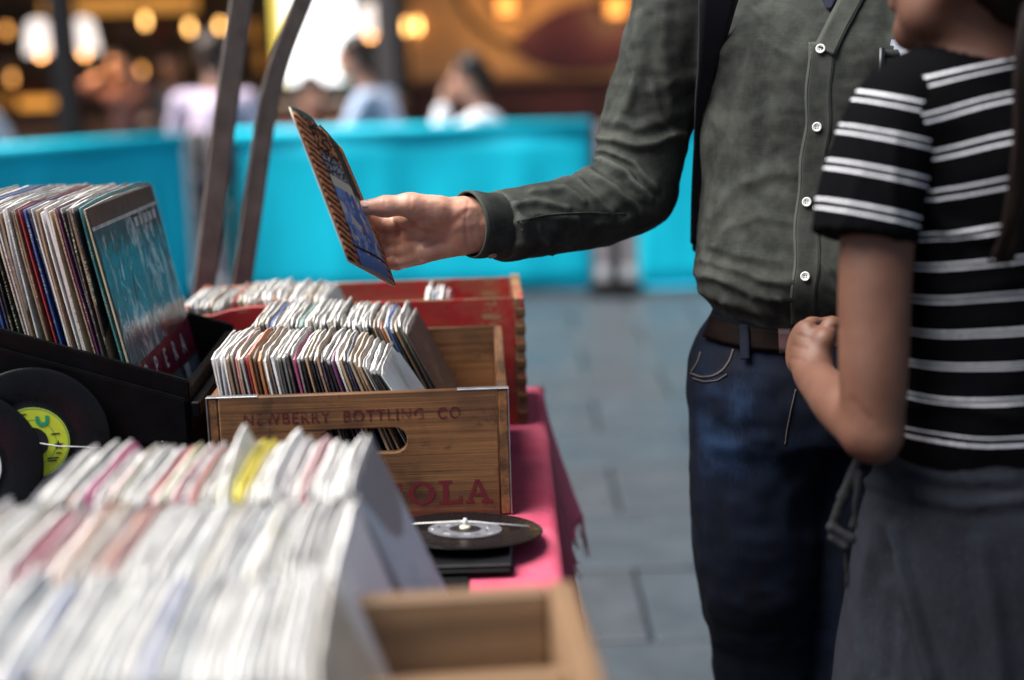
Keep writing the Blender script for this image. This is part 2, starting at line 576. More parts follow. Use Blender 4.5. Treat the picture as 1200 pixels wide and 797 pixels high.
m_ink = ink_print('faded_maroon_ink', (0.105, 0.008, 0.014), 0.497)
m_ink2 = ink_print('maroon_ink', (0.125, 0.006, 0.014), 0.57)

def sleeve_mat(name, S, lp=False):
    m, nt, b = new_mat(name)
    oi = nd(nt, 'ShaderNodeObjectInfo')
    tc = nd(nt, 'ShaderNodeTexCoord')
    ad = nd(nt, 'ShaderNodeVectorMath', operation='ADD')
    cb = nd(nt, 'ShaderNodeCombineXYZ')
    rr = mth(nt, 'MULTIPLY', oi.outputs['Random'], 37.0)
    for i in range(3): nt.links.new(rr, cb.inputs[i])
    nt.links.new(tc.outputs['Object'], ad.inputs[0]); nt.links.new(cb.outputs[0], ad.inputs[1])
    v = ad.outputs[0]
    xyz = sep(nt, tc.outputs['Object'])
    hsv = nd(nt, 'ShaderNodeCombineColor', mode='HSV')
    nt.links.new(mth(nt, 'FRACT', mth(nt, 'MULTIPLY', oi.outputs['Random'], 7.31)), hsv.inputs[0])
    hsv.inputs[1].default_value = 0.45; hsv.inputs[2].default_value = 0.20
    ink = step(nt, noise(nt, v, 16.0 if not lp else 9.0, 6, 0.7), 0.56, 0.60)
    c = mix(nt, mth(nt, 'MULTIPLY', ink, 0.32), oi.outputs['Color'], hsv.outputs[0])
    grime = step(nt, noise(nt, v, 55.0, 5, 0.65), 0.5, 0.75)
    c = mix(nt, mth(nt, 'MULTIPLY', grime, 0.22), c, (0.22, 0.17, 0.11))
    # worn paper shows along the top edge
    tp = step(nt, mth(nt, 'ADD', xyz[2], mth(nt, 'MULTIPLY', noise(nt, v, 120.0, 3), 0.010)), S - 0.004, S + 0.001)
    lum = nd(nt, 'ShaderNodeRGBToBW'); nt.links.new(oi.outputs['Color'], lum.inputs[0])
    paper = ramp(nt, noise(nt, v, 70.0, 4, 0.7), [(0.3, (0.40, 0.38, 0.33)), (0.6, (0.80, 0.785, 0.755))])
    hs_ = nd(nt, 'ShaderNodeSeparateColor', mode='HSV'); nt.links.new(oi.outputs['Color'], hs_.inputs[0])
    c = mix(nt, mth(nt, 'MULTIPLY', tp, mth(nt, 'SUBTRACT', 0.85, mth(nt, 'MULTIPLY', hs_.outputs[1], 0.75))), c, paper)
    if lp:
        # small print down the spine
        fr = step(nt, xyz[1], 0.004, 0.002)
        t1 = step(nt, noise(nt, coordsv(nt, v, (200, 1, 1100)), 1.0, 2, 0.5), 0.54, 0.58)
        t2 = step(nt, noise(nt, coordsv(nt, v, (1, 1, 11)), 1.0, 1, 0.5), 0.53, 0.56)
        tcol = mix(nt, step(nt, lum.outputs[0], 0.25, 0.3), (0.75, 0.68, 0.40), (0.05, 0.04, 0.05))
        c = mix(nt, mth(nt, 'MULTIPLY', mth(nt, 'MULTIPLY', fr, t1), mth(nt, 'MULTIPLY', t2, 0.6)), c, tcol)
        wear = step(nt, noise(nt, coordsv(nt, v, (300, 300, 140)), 1.0, 3, 0.6), 0.60, 0.68)
        c = mix(nt, mth(nt, 'MULTIPLY', mth(nt, 'MULTIPLY', fr, wear), 0.3), c, (0.62, 0.55, 0.42))
    nt.links.new(c, b.inputs['Base Color'])
    b.inputs['Roughness'].default_value = 0.62
    bump(nt, b, noise(nt, v, 90.0, 4, 0.6), 0.3, 0.0015)
    return m
def coordsv(nt, v, scale):
    mp = nd(nt, 'ShaderNodeMapping'); mp.inputs['Scale'].default_value = scale
    nt.links.new(v, mp.inputs[0]); return mp.outputs[0]
m_sleeve = sleeve_mat('record_sleeve_paper', 0.178)
m_lp = sleeve_mat('lp_sleeve_card', 0.312, True)

def vinyl():
    m, nt, b = new_mat('black_vinyl')
    v = coords(nt)
    x = sep(nt, v)
    r = mth(nt, 'SQRT', mth(nt, 'ADD', mth(nt, 'MULTIPLY', x[0], x[0]), mth(nt, 'MULTIPLY', x[1], x[1])))
    g = mth(nt, 'SINE', mth(nt, 'MULTIPLY', r, 5200.0))
    b.inputs['Base Color'].default_value = (0.004, 0.004, 0.005, 1); b.inputs['Specular IOR Level'].default_value = 0.3
    b.inputs['Roughness'].default_value = 0.27
    nt.links.new(ramp(nt, noise(nt, v, 40), [(0.3, 0.2), (0.7, 0.36)]), b.inputs['Roughness'])
    bump(nt, b, g, 0.18, 0.0004)
    return m
m_vinyl = vinyl()
m_lab_y = surf('yellow_label_paper', (0.56, 0.62, 0.03), 0.5, var=0.1, scale=60)
m_lab_w = surf('white_label_paper', (0.72, 0.72, 0.74), 0.5, var=0.08, scale=60)
m_lab_s = surf('silver_label_paper', (0.15, 0.15, 0.165), 0.5, 0.2, 0.2, 60)
m_green = surf('green_print', (0.01, 0.30, 0.13), 0.5)
m_blackink = surf('black_print', (0.01, 0.01, 0.012), 0.5)
m_string = surf('white_string', (0.75, 0.74, 0.70), 0.7)
m_peg = surf('cream_plastic', (0.70, 0.64, 0.45), 0.3)

def cloth(name, c1, c2, weave=1400.0, bstr=0.35, rough=0.85, blot=9.0, sheen=0.0, thread=0.35, worn=0.0):
    m, nt, b = new_mat(name)
    v = coords(nt)
    wx = noise(nt, coords(nt, (1.0, 1.0, 0.06)), weave * 0.5, 2, 0.5)
    wz = noise(nt, coords(nt, (0.06, 0.06, 1.0)), weave * 0.5, 2, 0.5)
    th = mth(nt, 'ADD', mth(nt, 'MULTIPLY', wx, 0.5), mth(nt, 'MULTIPLY', wz, 0.5))
    big = noise(nt, v, blot, 5, 0.6)
    f = mth(nt, 'ADD', mth(nt, 'MULTIPLY', big, 1 - thread), mth(nt, 'MULTIPLY', th, thread))
    cc_ = ramp(nt, f, [(0.36, c1), (0.64, c2)])
    if worn:
        geo = nd(nt, 'ShaderNodeNewGeometry')
        cc_ = mix(nt, mth(nt, 'MULTIPLY', step(nt, geo.outputs['Pointiness'], 0.505, 0.56), worn), cc_, tuple(min(1, x * 2.1) for x in c2))
    nt.links.new(cc_, b.inputs['Base Color'])
    b.inputs['Roughness'].default_value = rough
    b.inputs['Sheen Weight'].default_value = sheen
    b.inputs['Specular IOR Level'].default_value = 0.25
    bump(nt, b, th, bstr, 0.0008)
    return m
m_pink = cloth('pink_cotton', (0.42, 0.050, 0.098), (0.56, 0.105, 0.165), 900)
m_linen = cloth('green_grey_linen', (0.0125, 0.0144, 0.0118), (0.050, 0.0535, 0.0445), 1700, 0.15, blot=22.0, thread=0.24, worn=0.36)
m_seam = surf('linen_seam', (0.018, 0.021, 0.017), 0.85, var=0.3, scale=200, bmp=0.4, bscale=900, bdist=0.0005)
m_navy = cloth('navy_cotton', (0.008, 0.010, 0.022), (0.014, 0.017, 0.036), 900, sheen=0.02)
m_webbing = cloth('black_webbing', (0.006, 0.006, 0.008), (0.012, 0.012, 0.015), 700, 0.5, sheen=0.0)
m_leather = surf('dark_brown_leather', (0.0040, 0.0016, 0.0012), 0.7, var=0.4, scale=60, bmp=0.3, bscale=300, spec=.06)
m_leather2 = surf('oxblood_leather', (0.030, 0.005, 0.005), 0.7, var=0.4, scale=60, bmp=0.3, bscale=300)
m_pearl = surf('pearl_button', (0.62, 0.62, 0.58), 0.22, var=0.12, scale=300)
m_thread = surf('tan_thread', (0.075, 0.060, 0.047), 0.8)

def denim():
    m, nt, b = new_mat('indigo_denim')
    v = coords(nt)
    tw = wave(nt, coords(nt, (1, 1, 1)), 420.0, 1.5, 3.0, 'DIAGONAL')
    slub = noise(nt, coords(nt, (900, 900, 30)), 1.0, 2, 0.5)
    big = noise(nt, coords(nt, (1, 1, 0.45)), 15.0, 5, 0.6)
    at_ = nd(nt, 'ShaderNodeAttribute', attribute_name='fade')
    f = mth(nt, 'ADD', mth(nt, 'MULTIPLY', big, 0.55), mth(nt, 'MULTIPLY', slub, 0.30))
    f = mth(nt, 'ADD', f, mth(nt, 'MULTIPLY', at_.outputs['Fac'], 0.42))
    nt.links.new(ramp(nt, f, [(0.34, (0.0007, 0.0014, 0.0042)), (0.56, (0.0030, 0.0074, 0.0205)), (0.80, (0.018, 0.041, 0.092))]), b.inputs['Base Color'])
    b.inputs['Roughness'].default_value = 0.85; b.inputs['Sheen Weight'].default_value = 0.0
    b.inputs['Specular IOR Level'].default_value = 0.2
    bump(nt, b, mth(nt, 'ADD', tw, slub), 0.3, 0.0006)
    return m
m_denim = denim()

def skin(name, c1, c2, red, rough=0.48):
    m, nt, b = new_mat(name)
    v = coords(nt)
    n = noise(nt, v, 30.0, 5, 0.6)
    c = ramp(nt, n, [(0.3, c1), (0.7, c2)])
    c = mix(nt, mth(nt, 'MULTIPLY', step(nt, noise(nt, v, 55.0, 3, 0.5), 0.5, 0.7), 0.4), c, red)
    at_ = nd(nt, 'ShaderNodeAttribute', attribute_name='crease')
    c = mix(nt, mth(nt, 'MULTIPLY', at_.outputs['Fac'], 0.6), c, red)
    nt.links.new(c, b.inputs['Base Color'])
    b.inputs['Roughness'].default_value = rough
    b.inputs['Subsurface Weight'].default_value = 0.12
    b.inputs['Subsurface Radius'].default_value = (0.010, 0.004, 0.002)
    b.inputs['Subsurface Scale'].default_value = 0.6
    vo = nd(nt, 'ShaderNodeTexVoronoi', Scale=520.0); nt.links.new(v, vo.inputs['Vector'])
    bump(nt, b, mth(nt, 'ADD', vo.outputs[0], noise(nt, v, 180.0, 4)), 0.14, 0.0008)
    return m
m_skin = skin('light_skin', (0.46, 0.225, 0.145), (0.60, 0.335, 0.235), (0.48, 0.165, 0.11))
m_skin2 = skin('tan_skin', (0.098, 0.040, 0.022), (0.128, 0.055, 0.031), (0.10, 0.032, 0.017), 0.62)
m_nail = surf('fingernail', (0.50, 0.27, 0.20), 0.25, var=0.06)
m_hair = surf('dark_brown_hair', (0.0065, 0.0032, 0.0022), 0.6, var=0.5, scale=60, stretch=(1, 1, 0.1), spec=.15)
m_hair2 = surf('black_hair', (0.012, 0.009, 0.008), 0.5, var=0.3)
m_hair3 = surf('brown_hair', (0.05, 0.028, 0.018), 0.5, var=0.3)

def stripes():
    m, nt, b = new_mat('black_knit_white_stripes')
    at_ = nd(nt, 'ShaderNodeAttribute', attribute_name='stripe')
    sp = nd(nt, 'ShaderNodeAttribute', attribute_name='gap')
    v = coords(nt)
    jag = mth(nt, 'MULTIPLY', mth(nt, 'SUBTRACT', noise(nt, v, 420.0, 2), 0.5), 0.035)
    fr = mth(nt, 'ABSOLUTE', mth(nt, 'SUBTRACT', mth(nt, 'FRACT', mth(nt, 'ADD', mth(nt, 'ADD', at_.outputs['Fac'], 0.5), jag)), 0.5))
    ln = mth(nt, 'ABSOLUTE', mth(nt, 'SUBTRACT', fr, sp.outputs['Fac']))
    w = step(nt, mth(nt, 'SUBTRACT', ln, mth(nt, 'MULTIPLY', sp.outputs['Fac'], 0.27)), 0.010, -0.010)
    rib = wave(nt, v, 95.0, 0.3, 1.0, 'X')
    white = mix(nt, rib, (0.55, 0.55, 0.57), (0.80, 0.80, 0.82))
    black = mix(nt, noise(nt, v, 500.0, 2), (0.0012, 0.0012, 0.0015), (0.0032, 0.0032, 0.0038))
    nt.links.new(mix(nt, w, black, white), b.inputs['Base Color'])
    b.inputs['Roughness'].default_value = 0.9; b.inputs['Specular IOR Level'].default_value = 0.04
    bump(nt, b, rib, 0.35, 0.0012)
    return m
m_stripe = stripes()
def heather():
    m, nt, b = new_mat('grey_heather_jersey')
    v = coords(nt)
    fl = noise(nt, coords(nt, (260, 260, 60)), 1.0, 3, 0.6)
    fine = noise(nt, v, 600.0, 2, 0.5)
    f = mth(nt, 'ADD', mth(nt, 'MULTIPLY', fl, 0.25), mth(nt, 'ADD', mth(nt, 'MULTIPLY', fine, 0.35), mth(nt, 'MULTIPLY', noise(nt, v, 9.0, 4), 0.40)))
    c = ramp(nt, f, [(0.36, (0.0092, 0.0103, 0.0135)), (0.62, (0.0210, 0.0232, 0.0298))])
    vo = nd(nt, 'ShaderNodeTexVoronoi', Scale=150.0); nt.links.new(v, vo.inputs['Vector'])
    c = mix(nt, mth(nt, 'MULTIPLY', step(nt, vo.outputs[0], 0.13, 0.05), 0.55), c, (0.085, 0.088, 0.10))
    nt.links.new(c, b.inputs['Base Color'])
    b.inputs['Roughness'].default_value = 0.95; b.inputs['Specular IOR Level'].default_value = 0.06
    bump(nt, b, mth(nt, 'ADD', fl, fine), 0.3, 0.0008)
    return m
m_heather = heather()

def cyan():
    m, nt, b = new_mat('cyan_banner_vinyl')
    v = coords(nt)
    n = noise(nt, coords(nt, (1, 1, 0.4)), 3.0, 4, 0.5)
    nt.links.new(ramp(nt, n, [(0.3, (0.0015, 0.58, 0.74)), (0.7, (0.003, 0.66, 0.84))]), b.inputs['Base Color'])
    b.inputs['Roughness'].default_value = 0.55; b.inputs['Specular IOR Level'].default_value = 0.3
    bump(nt, b, noise(nt, coords(nt, (2.5, 1, 1)), 2.2, 3, 0.5), 0.5, 0.02)
    return m
m_cyan = cyan()
m_cyan_d = surf('cyan_hem', (0.002, 0.42, 0.58), 0.5)
m_post = surf('dark_post_metal', (0.016, 0.016, 0.018), 0.4, 0.4)
m_pale = surf('pale_metal', (0.42, 0.36, 0.37), 0.45, 0.2)
m_bar = surf('grey_brown_steel', (0.105, 0.088, 0.076), 0.55, 0.1, 0.3, 25, bmp=0.3, bscale=160)

def paving():
    m, nt, b = new_mat('blue_grey_paving_stone')
    oi = nd(nt, 'ShaderNodeObjectInfo')
    v = coords(nt)
    n = noise(nt, v, 6.0, 6, 0.65); n2 = noise(nt, v, 140.0, 3, 0.6)
    c = ramp(nt, mth(nt, 'ADD', mth(nt, 'MULTIPLY', n, 0.6), mth(nt, 'MULTIPLY', n2, 0.4)), [(0.34, (0.031, 0.042, 0.052)), (0.66, (0.060, 0.075, 0.088))])
    c = mix(nt, mth(nt, 'MULTIPLY', oi.outputs['Random'], 0.5), c, (0.056, 0.054, 0.056))
    c = mix(nt, mth(nt, 'MULTIPLY', step(nt, noise(nt, v, 3.1, 3), 0.55, 0.75), 0.4), c, (0.034, 0.038, 0.044))
    nt.links.new(c, b.inputs['Base Color'])
    nt.links.new(ramp(nt, n, [(0.3, 0.32), (0.7, 0.55)]), b.inputs['Roughness'])
    bump(nt, b, n2, 0.3, 0.003)
    return m
m_pave = paving()
m_mortar = surf('dark_mortar', (0.034, 0.036, 0.040), 0.9, var=0.3, scale=20)
# ================================================================== SETTING: ground
g = MB(); g.box((-30, -12, -0.32), (30, 40, -0.028))
ground = tag(g.build('ground', m_mortar), kind='structure')
slabs = []
for k in range(5):
    b_ = MB(); b_.box((-.295 , -.216, -0.027), (.295, .216, 0.0 - .0012 * (k % 3)), 0.006)
    me = b_.mesh('paving_slab')
    for v in me.vertices:
        if v.co.z > -.01: v.co.z += rnd.uniform(-.0012, .0012)
    me.materials.append(m_pave); slabs.append(me)
for j in range(17):
    for i in range(-4, 12):
        x = i * .6 + (.3 if j % 2 else 0); y = 2.35 + j * .45
        o = obj('paving_slab', rnd.choice(slabs), None, ground, loc=(x, y, 0), rot=(0, 0, rnd.choice((0, PI)) + rnd.uniform(-.002, .002)))

# ================================================================== cafe terrace and building behind
BY = 10.6
m_dkwood = surf('dark_stained_wood', (0.022, 0.011, 0.007), 0.45, var=0.5, scale=5, stretch=(1, 1, .3))
m_midwood = surf('varnished_wood', (0.13, 0.065, 0.032), 0.45, var=0.4, scale=5, stretch=(.3, 1, 2))
m_ochre = surf('ochre_plaster', (0.40, 0.225, 0.105), 0.75, var=0.2, scale=2.5)
m_maroon = surf('maroon_paint', (0.052, 0.006, 0.018), 0.5, var=0.3, scale=5)
m_charcoal = surf('charcoal_column_paint', (0.014, 0.013, 0.014), 0.5)
m_greycol = surf('grey_column_paint', (0.115, 0.098, 0.092), 0.6)
m_brick_d = surf('dark_brick_red', (0.055, 0.012, 0.012), 0.7, var=0.5, scale=4)
def px(x, d): return at(x, 40, d).x
cafe = thing('cafe_building', 'open cafe front with a dark timber interior and an ochre wall', 'building', (0, BY, 0))
def cbox(name, lo, hi, mat, c=0.01, parent=None, lab=None):
    b_ = MB(); b_.box(lo, hi, c)
    o = b_.build(name, mat, parent)
    if lab: o['label'] = lab
    return o
def cpart(name, lo, hi, mat, c=0.01, lab=None):
    return cbox(name, (lo[0], lo[1] - BY, lo[2]), (hi[0], hi[1] - BY, hi[2]), mat, c, cafe, lab)
cpart('floor', (-7, BY + .0, -.027), (7, 15.6, 0.015), m_dkwood)
cpart('back_wall', (-7, 15.0, .02), (7, 15.2, 3.4), m_dkwood)
cpart('side_wall', (-7.2, BY - .1, .0), (-7.01, 15.2, 3.4), m_dkwood)
cpart('side_wall', (7.01, BY - .1, .0), (7.2, 15.2, 3.4), m_dkwood)
cpart('ceiling', (-7, BY + .11, 3.2), (7, 14.98, 3.38), m_dkwood)
cpart('roof', (-7.3, BY - .2, 3.42), (7.3, 15.4, 3.6), m_charcoal)
cpart('upper_wall', (-7.2, BY - .1, 3.62), (7.2, BY + .3, 9.0), m_ochre)
cpart('fascia', (-7, BY - .14, 2.55), (7, BY + .1, 3.41), m_charcoal)
cpart('column', (px(61, BY), BY - .1, .02), (px(86, BY), BY + .1, 2.54), m_charcoal)
cpart('column', (px(441, BY), BY - .1, .02), (px(464, BY), BY + .1, 2.54), m_greycol, lab='grey column with a dark edge')
cpart('column_edge', (px(464.5, BY), BY - .09, .02), (px(474, BY), BY + .1, 2.54), m_charcoal)
cpart('ochre_wall', (px(480, 11.3), 11.3, 1.03), (6.98, 11.5, 3.18), m_ochre)
cpart('dado', (px(480, 11.3), 11.29, .02), (6.98, 11.5, 1.02), m_brick_d)
cpart('cornice', (px(480, 11.3), 11.24, 1.02), (6.98, 11.288, 1.08), m_midwood)
# maroon lens and thin painted ring on the ochre wall
def lens(n=28):
    pts = []
    for i in range(n):
        a = 2 * PI * i / n
        pts.append((math.cos(a) * .60 * (1 if abs(math.cos(a)) < .99 else 1.0), math.sin(a) * .26 * (1 - .35 * math.cos(a) ** 2)))
    return pts
me = curve_plate(lens(), [], .03, .005)
sg = obj('wall_emblem', me, m_maroon, None, rot=(PI / 2, R(-6), 0))
c_ = at(692, 42, 11.27); sg.location = c_
tag(sg, 'maroon lens shaped emblem mounted on the ochre cafe wall', 'emblem')
ringp = []
for i in range(40):
    a = R(95 + i * 4.2)
    ringp.append((math.cos(a) * .62, 0, math.sin(a) * .62))
b_ = MB(); b_.tube(ringp, .026, 8)
o = b_.build('wall_ring', m_dkwood); o.location = at(625, -40, 11.28)
tag(o, 'thin dark arc fixed to the ochre wall left of the maroon emblem', 'wall decoration')

# back bar: shelves with bottles and jars
sh = thing('back_bar_shelf', 'tall dark shelf unit against the back wall of the cafe', 'shelf', (px(130, 14.4), 14.45, 0.015))
def shp(n, lo, hi, m): return cbox(n, lo, hi, m, .006, sh)
shp('side_panel', (-1.7, -.15, 0), (-1.66, .2, 2.3), m_dkwood); shp('side_panel', (1.66, -.15, 0), (1.7, .2, 2.3), m_dkwood)
shp('back_panel', (-1.655, .17, 0), (1.655, .2, 2.3), m_midwood)
for z in (.42, .78, 1.08, 1.38, 1.70): shp('shelf_board', (-1.655, -.15, z), (1.655, .165, z + .035), m_dkwood)
amber = [surf('amber_glass_warm_glow', (0.50, 0.20, 0.03), .2, emit=((1.0, .42, .08), .10)), surf('green_glass', (0.03, .10, .05), .2), surf('pale_jar', (.6, .42, .26), .3), surf('red_tin', (.30, .05, .03), .4)]  # amber glass glows faintly, imitating warm light on bottles and jars
bprof = [(.036, 0), (.04, .01), (.04, .15), (.03, .19), (.014, .215), (.014, .27), (0, .272)]
jprof = [(.05, 0), (.055, .01), (.055, .13), (.045, .15), (.045, .17), (0, .172)]
bm_ = []
for pf in (bprof, jprof):
    for m_ in amber:
        b_ = MB(); b_.lathe(pf, 12); me = b_.mesh('bottle'); me.materials.append(m_); bm_.append(me)
kinds = ['amber bottle', 'green bottle', 'pale bottle', 'red bottle', 'amber jar', 'green jar', 'pale jar', 'red tin']
used = {}
for z in (.815, 1.115, 1.415):
    x = -1.55
    while x < 1.6:
        if rnd.random() < .72:
            k = rnd.randrange(8)
            o = obj('bottle' if k < 4 else 'jar', bm_[k], None, None, loc=(sh.location.x + x, 14.42 + rnd.uniform(-.04, .06), z + .0155))
            used[(z, k)] = used.get((z, k), 0) + 1
            tag(o, ('only ' if False else '') + ['first', 'second', 'third', 'fourth', 'fifth', 'sixth', 'seventh', 'eighth'][used[(z, k)] - 1] + ' ' + kinds[k] + ' from the left on the ' + {.815: 'lowest', 1.115: 'middle', 1.415: 'top'}[z] + ' back bar shelf', 'bottle' if k < 4 else 'jar', kinds[k] + 's on the back bar shelf')
        x += rnd.uniform(.10, .2)
# lit strip above and warm lit box on the shelf
m_strip = surf('lit_menu_strip', (.9, .5, .2), .5, emit=((1.0, .42, .07), .22))
o = cbox('menu_light_box', (-.75, -.03, -.075), (.75, .03, .075), m_strip, .01); o.location = at(140, 6, 14.2)
tag(o, 'long amber light box hanging high at the back of the cafe', 'light box')
o = cbox('counter_lamp', (-.19, -.05, -.05), (.19, .05, .05), surf('lit_lamp_box', (.9, .5, .2), .5, emit=((1.0, .40, .06), .42)), .02); o.location = at(44, 112, 14.2)
o.location.z = 0.78 + .035 + .015 + .05
tag(o, 'wide amber glowing lamp box low on the back shelf', 'lamp')
# bar counter
cbx = thing('bar_counter', 'brown timber bar counter inside the cafe', 'counter', (px(190, 12.6), 12.6, .015))
cbox('front_panel', (-1.5, -.25, 0), (1.5, .25, .80), m_midwood, .01, cbx); cbox('counter_top', (-1.58, -.33, .803), (1.58, .33, .85), m_dkwood, .012, cbx)
cbox('plinth', (-1.4, -.3, 0.001), (1.4, -.253, .1), m_charcoal, .006, cbx)

# pendants and bulbs
m_shade = surf('white_lamp_shade', (.85, .80, .76), .6, emit=((1.0, .86, .78), .62))
m_bulb = surf('lit_bulb', (1, .6, .3), .4, emit=((1.0, .50, .14), 4.0))
m_bulb2 = surf('dim_bulb', (1, .6, .3), .4, emit=((1.0, .42, .10), 1.6))
def pendant(x, y, d, rw, h, label):
    p = at(x, y, d)
    t = thing('pendant_lamp', label, 'lamp', p, group=None)
    b_ = MB(); b_.lathe([(rw, -h / 2), (rw * 1.02, -h / 2 + .01), (rw * .72, h / 2 - .03), (rw * .3, h / 2)], 20)
    b_.build('lamp_shade', m_shade, t)
    b_ = MB(); b_.tube([(0, 0, h / 2), (0, 0, 3.19 - p.z)], .006, 6); b_.build('cord', m_charcoal, t)
    b_ = MB(); b_.lathe([(0, -h / 2 - .035), (.03, -h / 2 - .02), (.036, -h / 2 + .01), (.0, -h / 2 + .05)], 12); b_.build('bulb', m_bulb2, t)
    l = bpy.data.lights.new('lamp_light', 'POINT'); l.energy = 3.2; l.color = (1, .62, .30); l.shadow_soft_size = .05
    lo = bpy.data.objects.new('lamp_light', l); COL.objects.link(lo); lo.location = (0, 0, -h / 2 - .08); lo.parent = t
pendant(46, 43, 11.2, .115, .26, 'white pendant lamp left of the black column')
pendant(97, 41, 11.2, .115, .26, 'white pendant lamp right of the black column')
pendant(433, 22, 11.3, .10, .24, 'white pendant lamp beside the grey column')
bl = [(170, 25, 12.6, 1, 'brightest bare bulb above the bar counter'), (222, 33, 12.9, 1, 'bare bulb second from the left above the bar counter'), (258, 31, 13.2, 1, 'bare bulb beside the left steel bar, above the counter'),
      (247, 46, 13.5, 0, 'dimmer bulb below the one beside the left steel bar'), (8, 36, 13.6, 0, 'dim orange bulb at the far left of the cafe'), (80, 52, 13.5, 0, 'dim orange bulb just below the right white pendant'),
      (476, 32, 11.2, 1, 'left of two bulbs in front of the ochre wall'), (489, 31, 11.2, 1, 'right of two bulbs in front of the ochre wall'), (14, 92, 13.6, 0, 'dim orange bulb low in the left corner of the cafe'),
      (166, 84, 13.6, 0, 'dim orange bulb between the two far seated people')]
for (x, y, d, br, lab) in bl:
    p = at(x, y, d)
    t = thing('hanging_bulb', lab, 'light bulb', p, group='bare bulbs hanging in the cafe')
    b_ = MB(); b_.lathe([(0, -.045), (.016, -.035), (.024, -.005), (.018, .03), (.014, .05), (0, .052)], 14); b_.build('bulb', m_bulb if br else m_bulb2, t)
    b_ = MB(); b_.tube([(0, 0, .05), (0, 0, 3.19 - p.z)], .005, 6); b_.build('cord', m_charcoal, t)
m_yl = surf('lit_yellow_glass', (.28, .12, .025), .4, emit=((1.0, .36, .02), .075))
for (x, y, lab) in ((593, 4, 'yellow box lantern on the ochre wall, left of the maroon emblem'), (722, 6, 'yellow box lantern overlapping the right top of the maroon emblem')):
    p = at(x, y, 11.12)
    t = thing('wall_lantern', lab, 'lantern', p, group='yellow lanterns on the ochre wall')
    cbox('glass', (-.075, -.06, -.085), (.075, .06, .085), m_yl, .01, t)
    cbox('cap', (-.09, -.08, .088), (.09, .08, .11), m_charcoal, .006, t); cbox('bracket', (-.02, .063, .03), (.02, .175, .07), m_charcoal, .004, t)
    l = bpy.data.lights.new('lantern_light', 'POINT'); l.energy = 5; l.color = (1, .58, .2); l.shadow_soft_size = .08
    lo = bpy.data.objects.new('lantern_light', l); COL.objects.link(lo); lo.location = (0, -.25, -.05); lo.parent = t
# bright menu screen
tv = thing('lit_menu_screen', 'bright white lit menu screen behind the right steel bar', 'screen', at(368, 40, 10.9))
W2, H2 = .30, .36
cbox('screen_frame', (-W2 - .02, -.012, -H2 - .02), (W2 + .02, .06, H2 + .02), m_charcoal, .01, tv)
def glow(name, col, s): return surf(name, col, .4, emit=(col, s), var=0.02)
b_ = MB(); b_.poly([(-W2 + .075, -.016, -H2), (W2 - .10, -.016, -H2), (W2, -.016, -H2 + .14), (W2, -.016, H2), (-W2 + .075, -.016, H2)]); b_.build('screen', glow('screen_white', (1, 1, .97), .95), tv)
b_ = MB(); b_.poly([(-W2, -.016, -H2), (-W2 + .075, -.016, -H2), (-W2 + .075, -.016, H2), (-W2, -.016, H2)]); b_.build('screen_stripe', glow('screen_yellow', (1, .72, .12), .55), tv)
b_ = MB(); b_.poly([(W2 - .10, -.016, -H2), (W2, -.016, -H2), (W2, -.016, -H2 + .14)]); b_.build('screen_corner', glow('screen_teal', (.05, .72, .60), .3), tv)
cbox('pole', (-.03, .0, -tv.location.z + .016), (.03, .05, -H2 - .022), m_charcoal, .005, tv)
# low wood wall under the screen
o = cbox('planter_box', (-.5, -.15, 0), (.5, .15, .98), m_midwood, .015); o.location = (px(385, 9.9), 9.9, .0); tag(o, 'brown timber divider box standing below the lit screen', 'divider')

# ================================================================== cyan barriers
def banner(name, label, a, b, z0, z1):
    a = Vector((a[0], a[1], 0)); b = Vector((b[0], b[1], 0))
    L = (b - a).length
    t = thing(name, label, 'barrier', a, math.atan2(b.y - a.y, b.x - a.x), group='cyan banner barriers')
    n = 40
    rows = []
    for j in range(9):
        z = z0 + (z1 - .07 - z0) * j / 8
        rows.append([(L * i / n, .009 * math.sin(i * .9 + j * .25 + math.sin(i * .37)) * math.sin(PI * j / 8) + .012 * math.sin(i * .31 + 1), z) for i in range(n + 1)])
    b_ = MB(); b_.ribbon(rows)
    me = solidify(b_.mesh('banner'), .004, 0)
    obj('banner_sheet', me, m_cyan, t)
    b_ = MB(); b_.tube([(0, 0, z1 - .035), (L, 0, z1 - .035)], .032, 10); b_.build('top_rail', m_cyan, t)
    b_ = MB(); b_.tube([(.0, 0.0, z1 - .072), (L, 0.0, z1 - .072)], .010, 6); b_.build('hem', m_cyan_d, t)
    b_ = MB(); b_.tube([(.0, 0.0, z0), (L, 0.0, z0)], .012, 6); b_.build('bottom_rail', m_cyan_d, t)
    return t
m_charcoal_d = surf('black_rubber_base', (.004, .004, .0045), .8, spec=.1)
def post(x, y, label, H=.93):
    t = thing('barrier_post', label, 'post', (x, y, .0), group='posts of the cyan barriers')
    b_ = MB(); b_.lathe([(.155, 0), (.16, .012), (.155, .035), (.12, .045), (.03, .05), (.03, .06)], 24); b_.build('base', m_charcoal_d, t)
    b_ = MB(); b_.tube([(0, 0, .04), (0, 0, H)], .021, 12); b_.build('pole', m_post, t)
    for s in (-1, 1):
        b_ = MB(); b_.box((s * .065 - .022, -.012, .065), (s * .065 + .022, .012, H - .03), .006); b_.build('side_strap', m_pale, t)
        b_ = MB(); b_.box((s * .065 - .03, -.02, .075), (s * .065 + .03, .02, .14), .008); b_.build('foot_clamp', surf('white_clamp', (.6, .62, .64), .4) if s < 0 else bpy.data.materials['white_clamp'], t)
    return t
D0 = 7.43
p0 = onz(-40, 171, .93); p1 = onz(214, 154, .93)
banner('banner_barrier', 'cyan barrier panel at the left, behind the LP records', (p0.x, p0.y), (p1.x, p1.y), .03, .93)
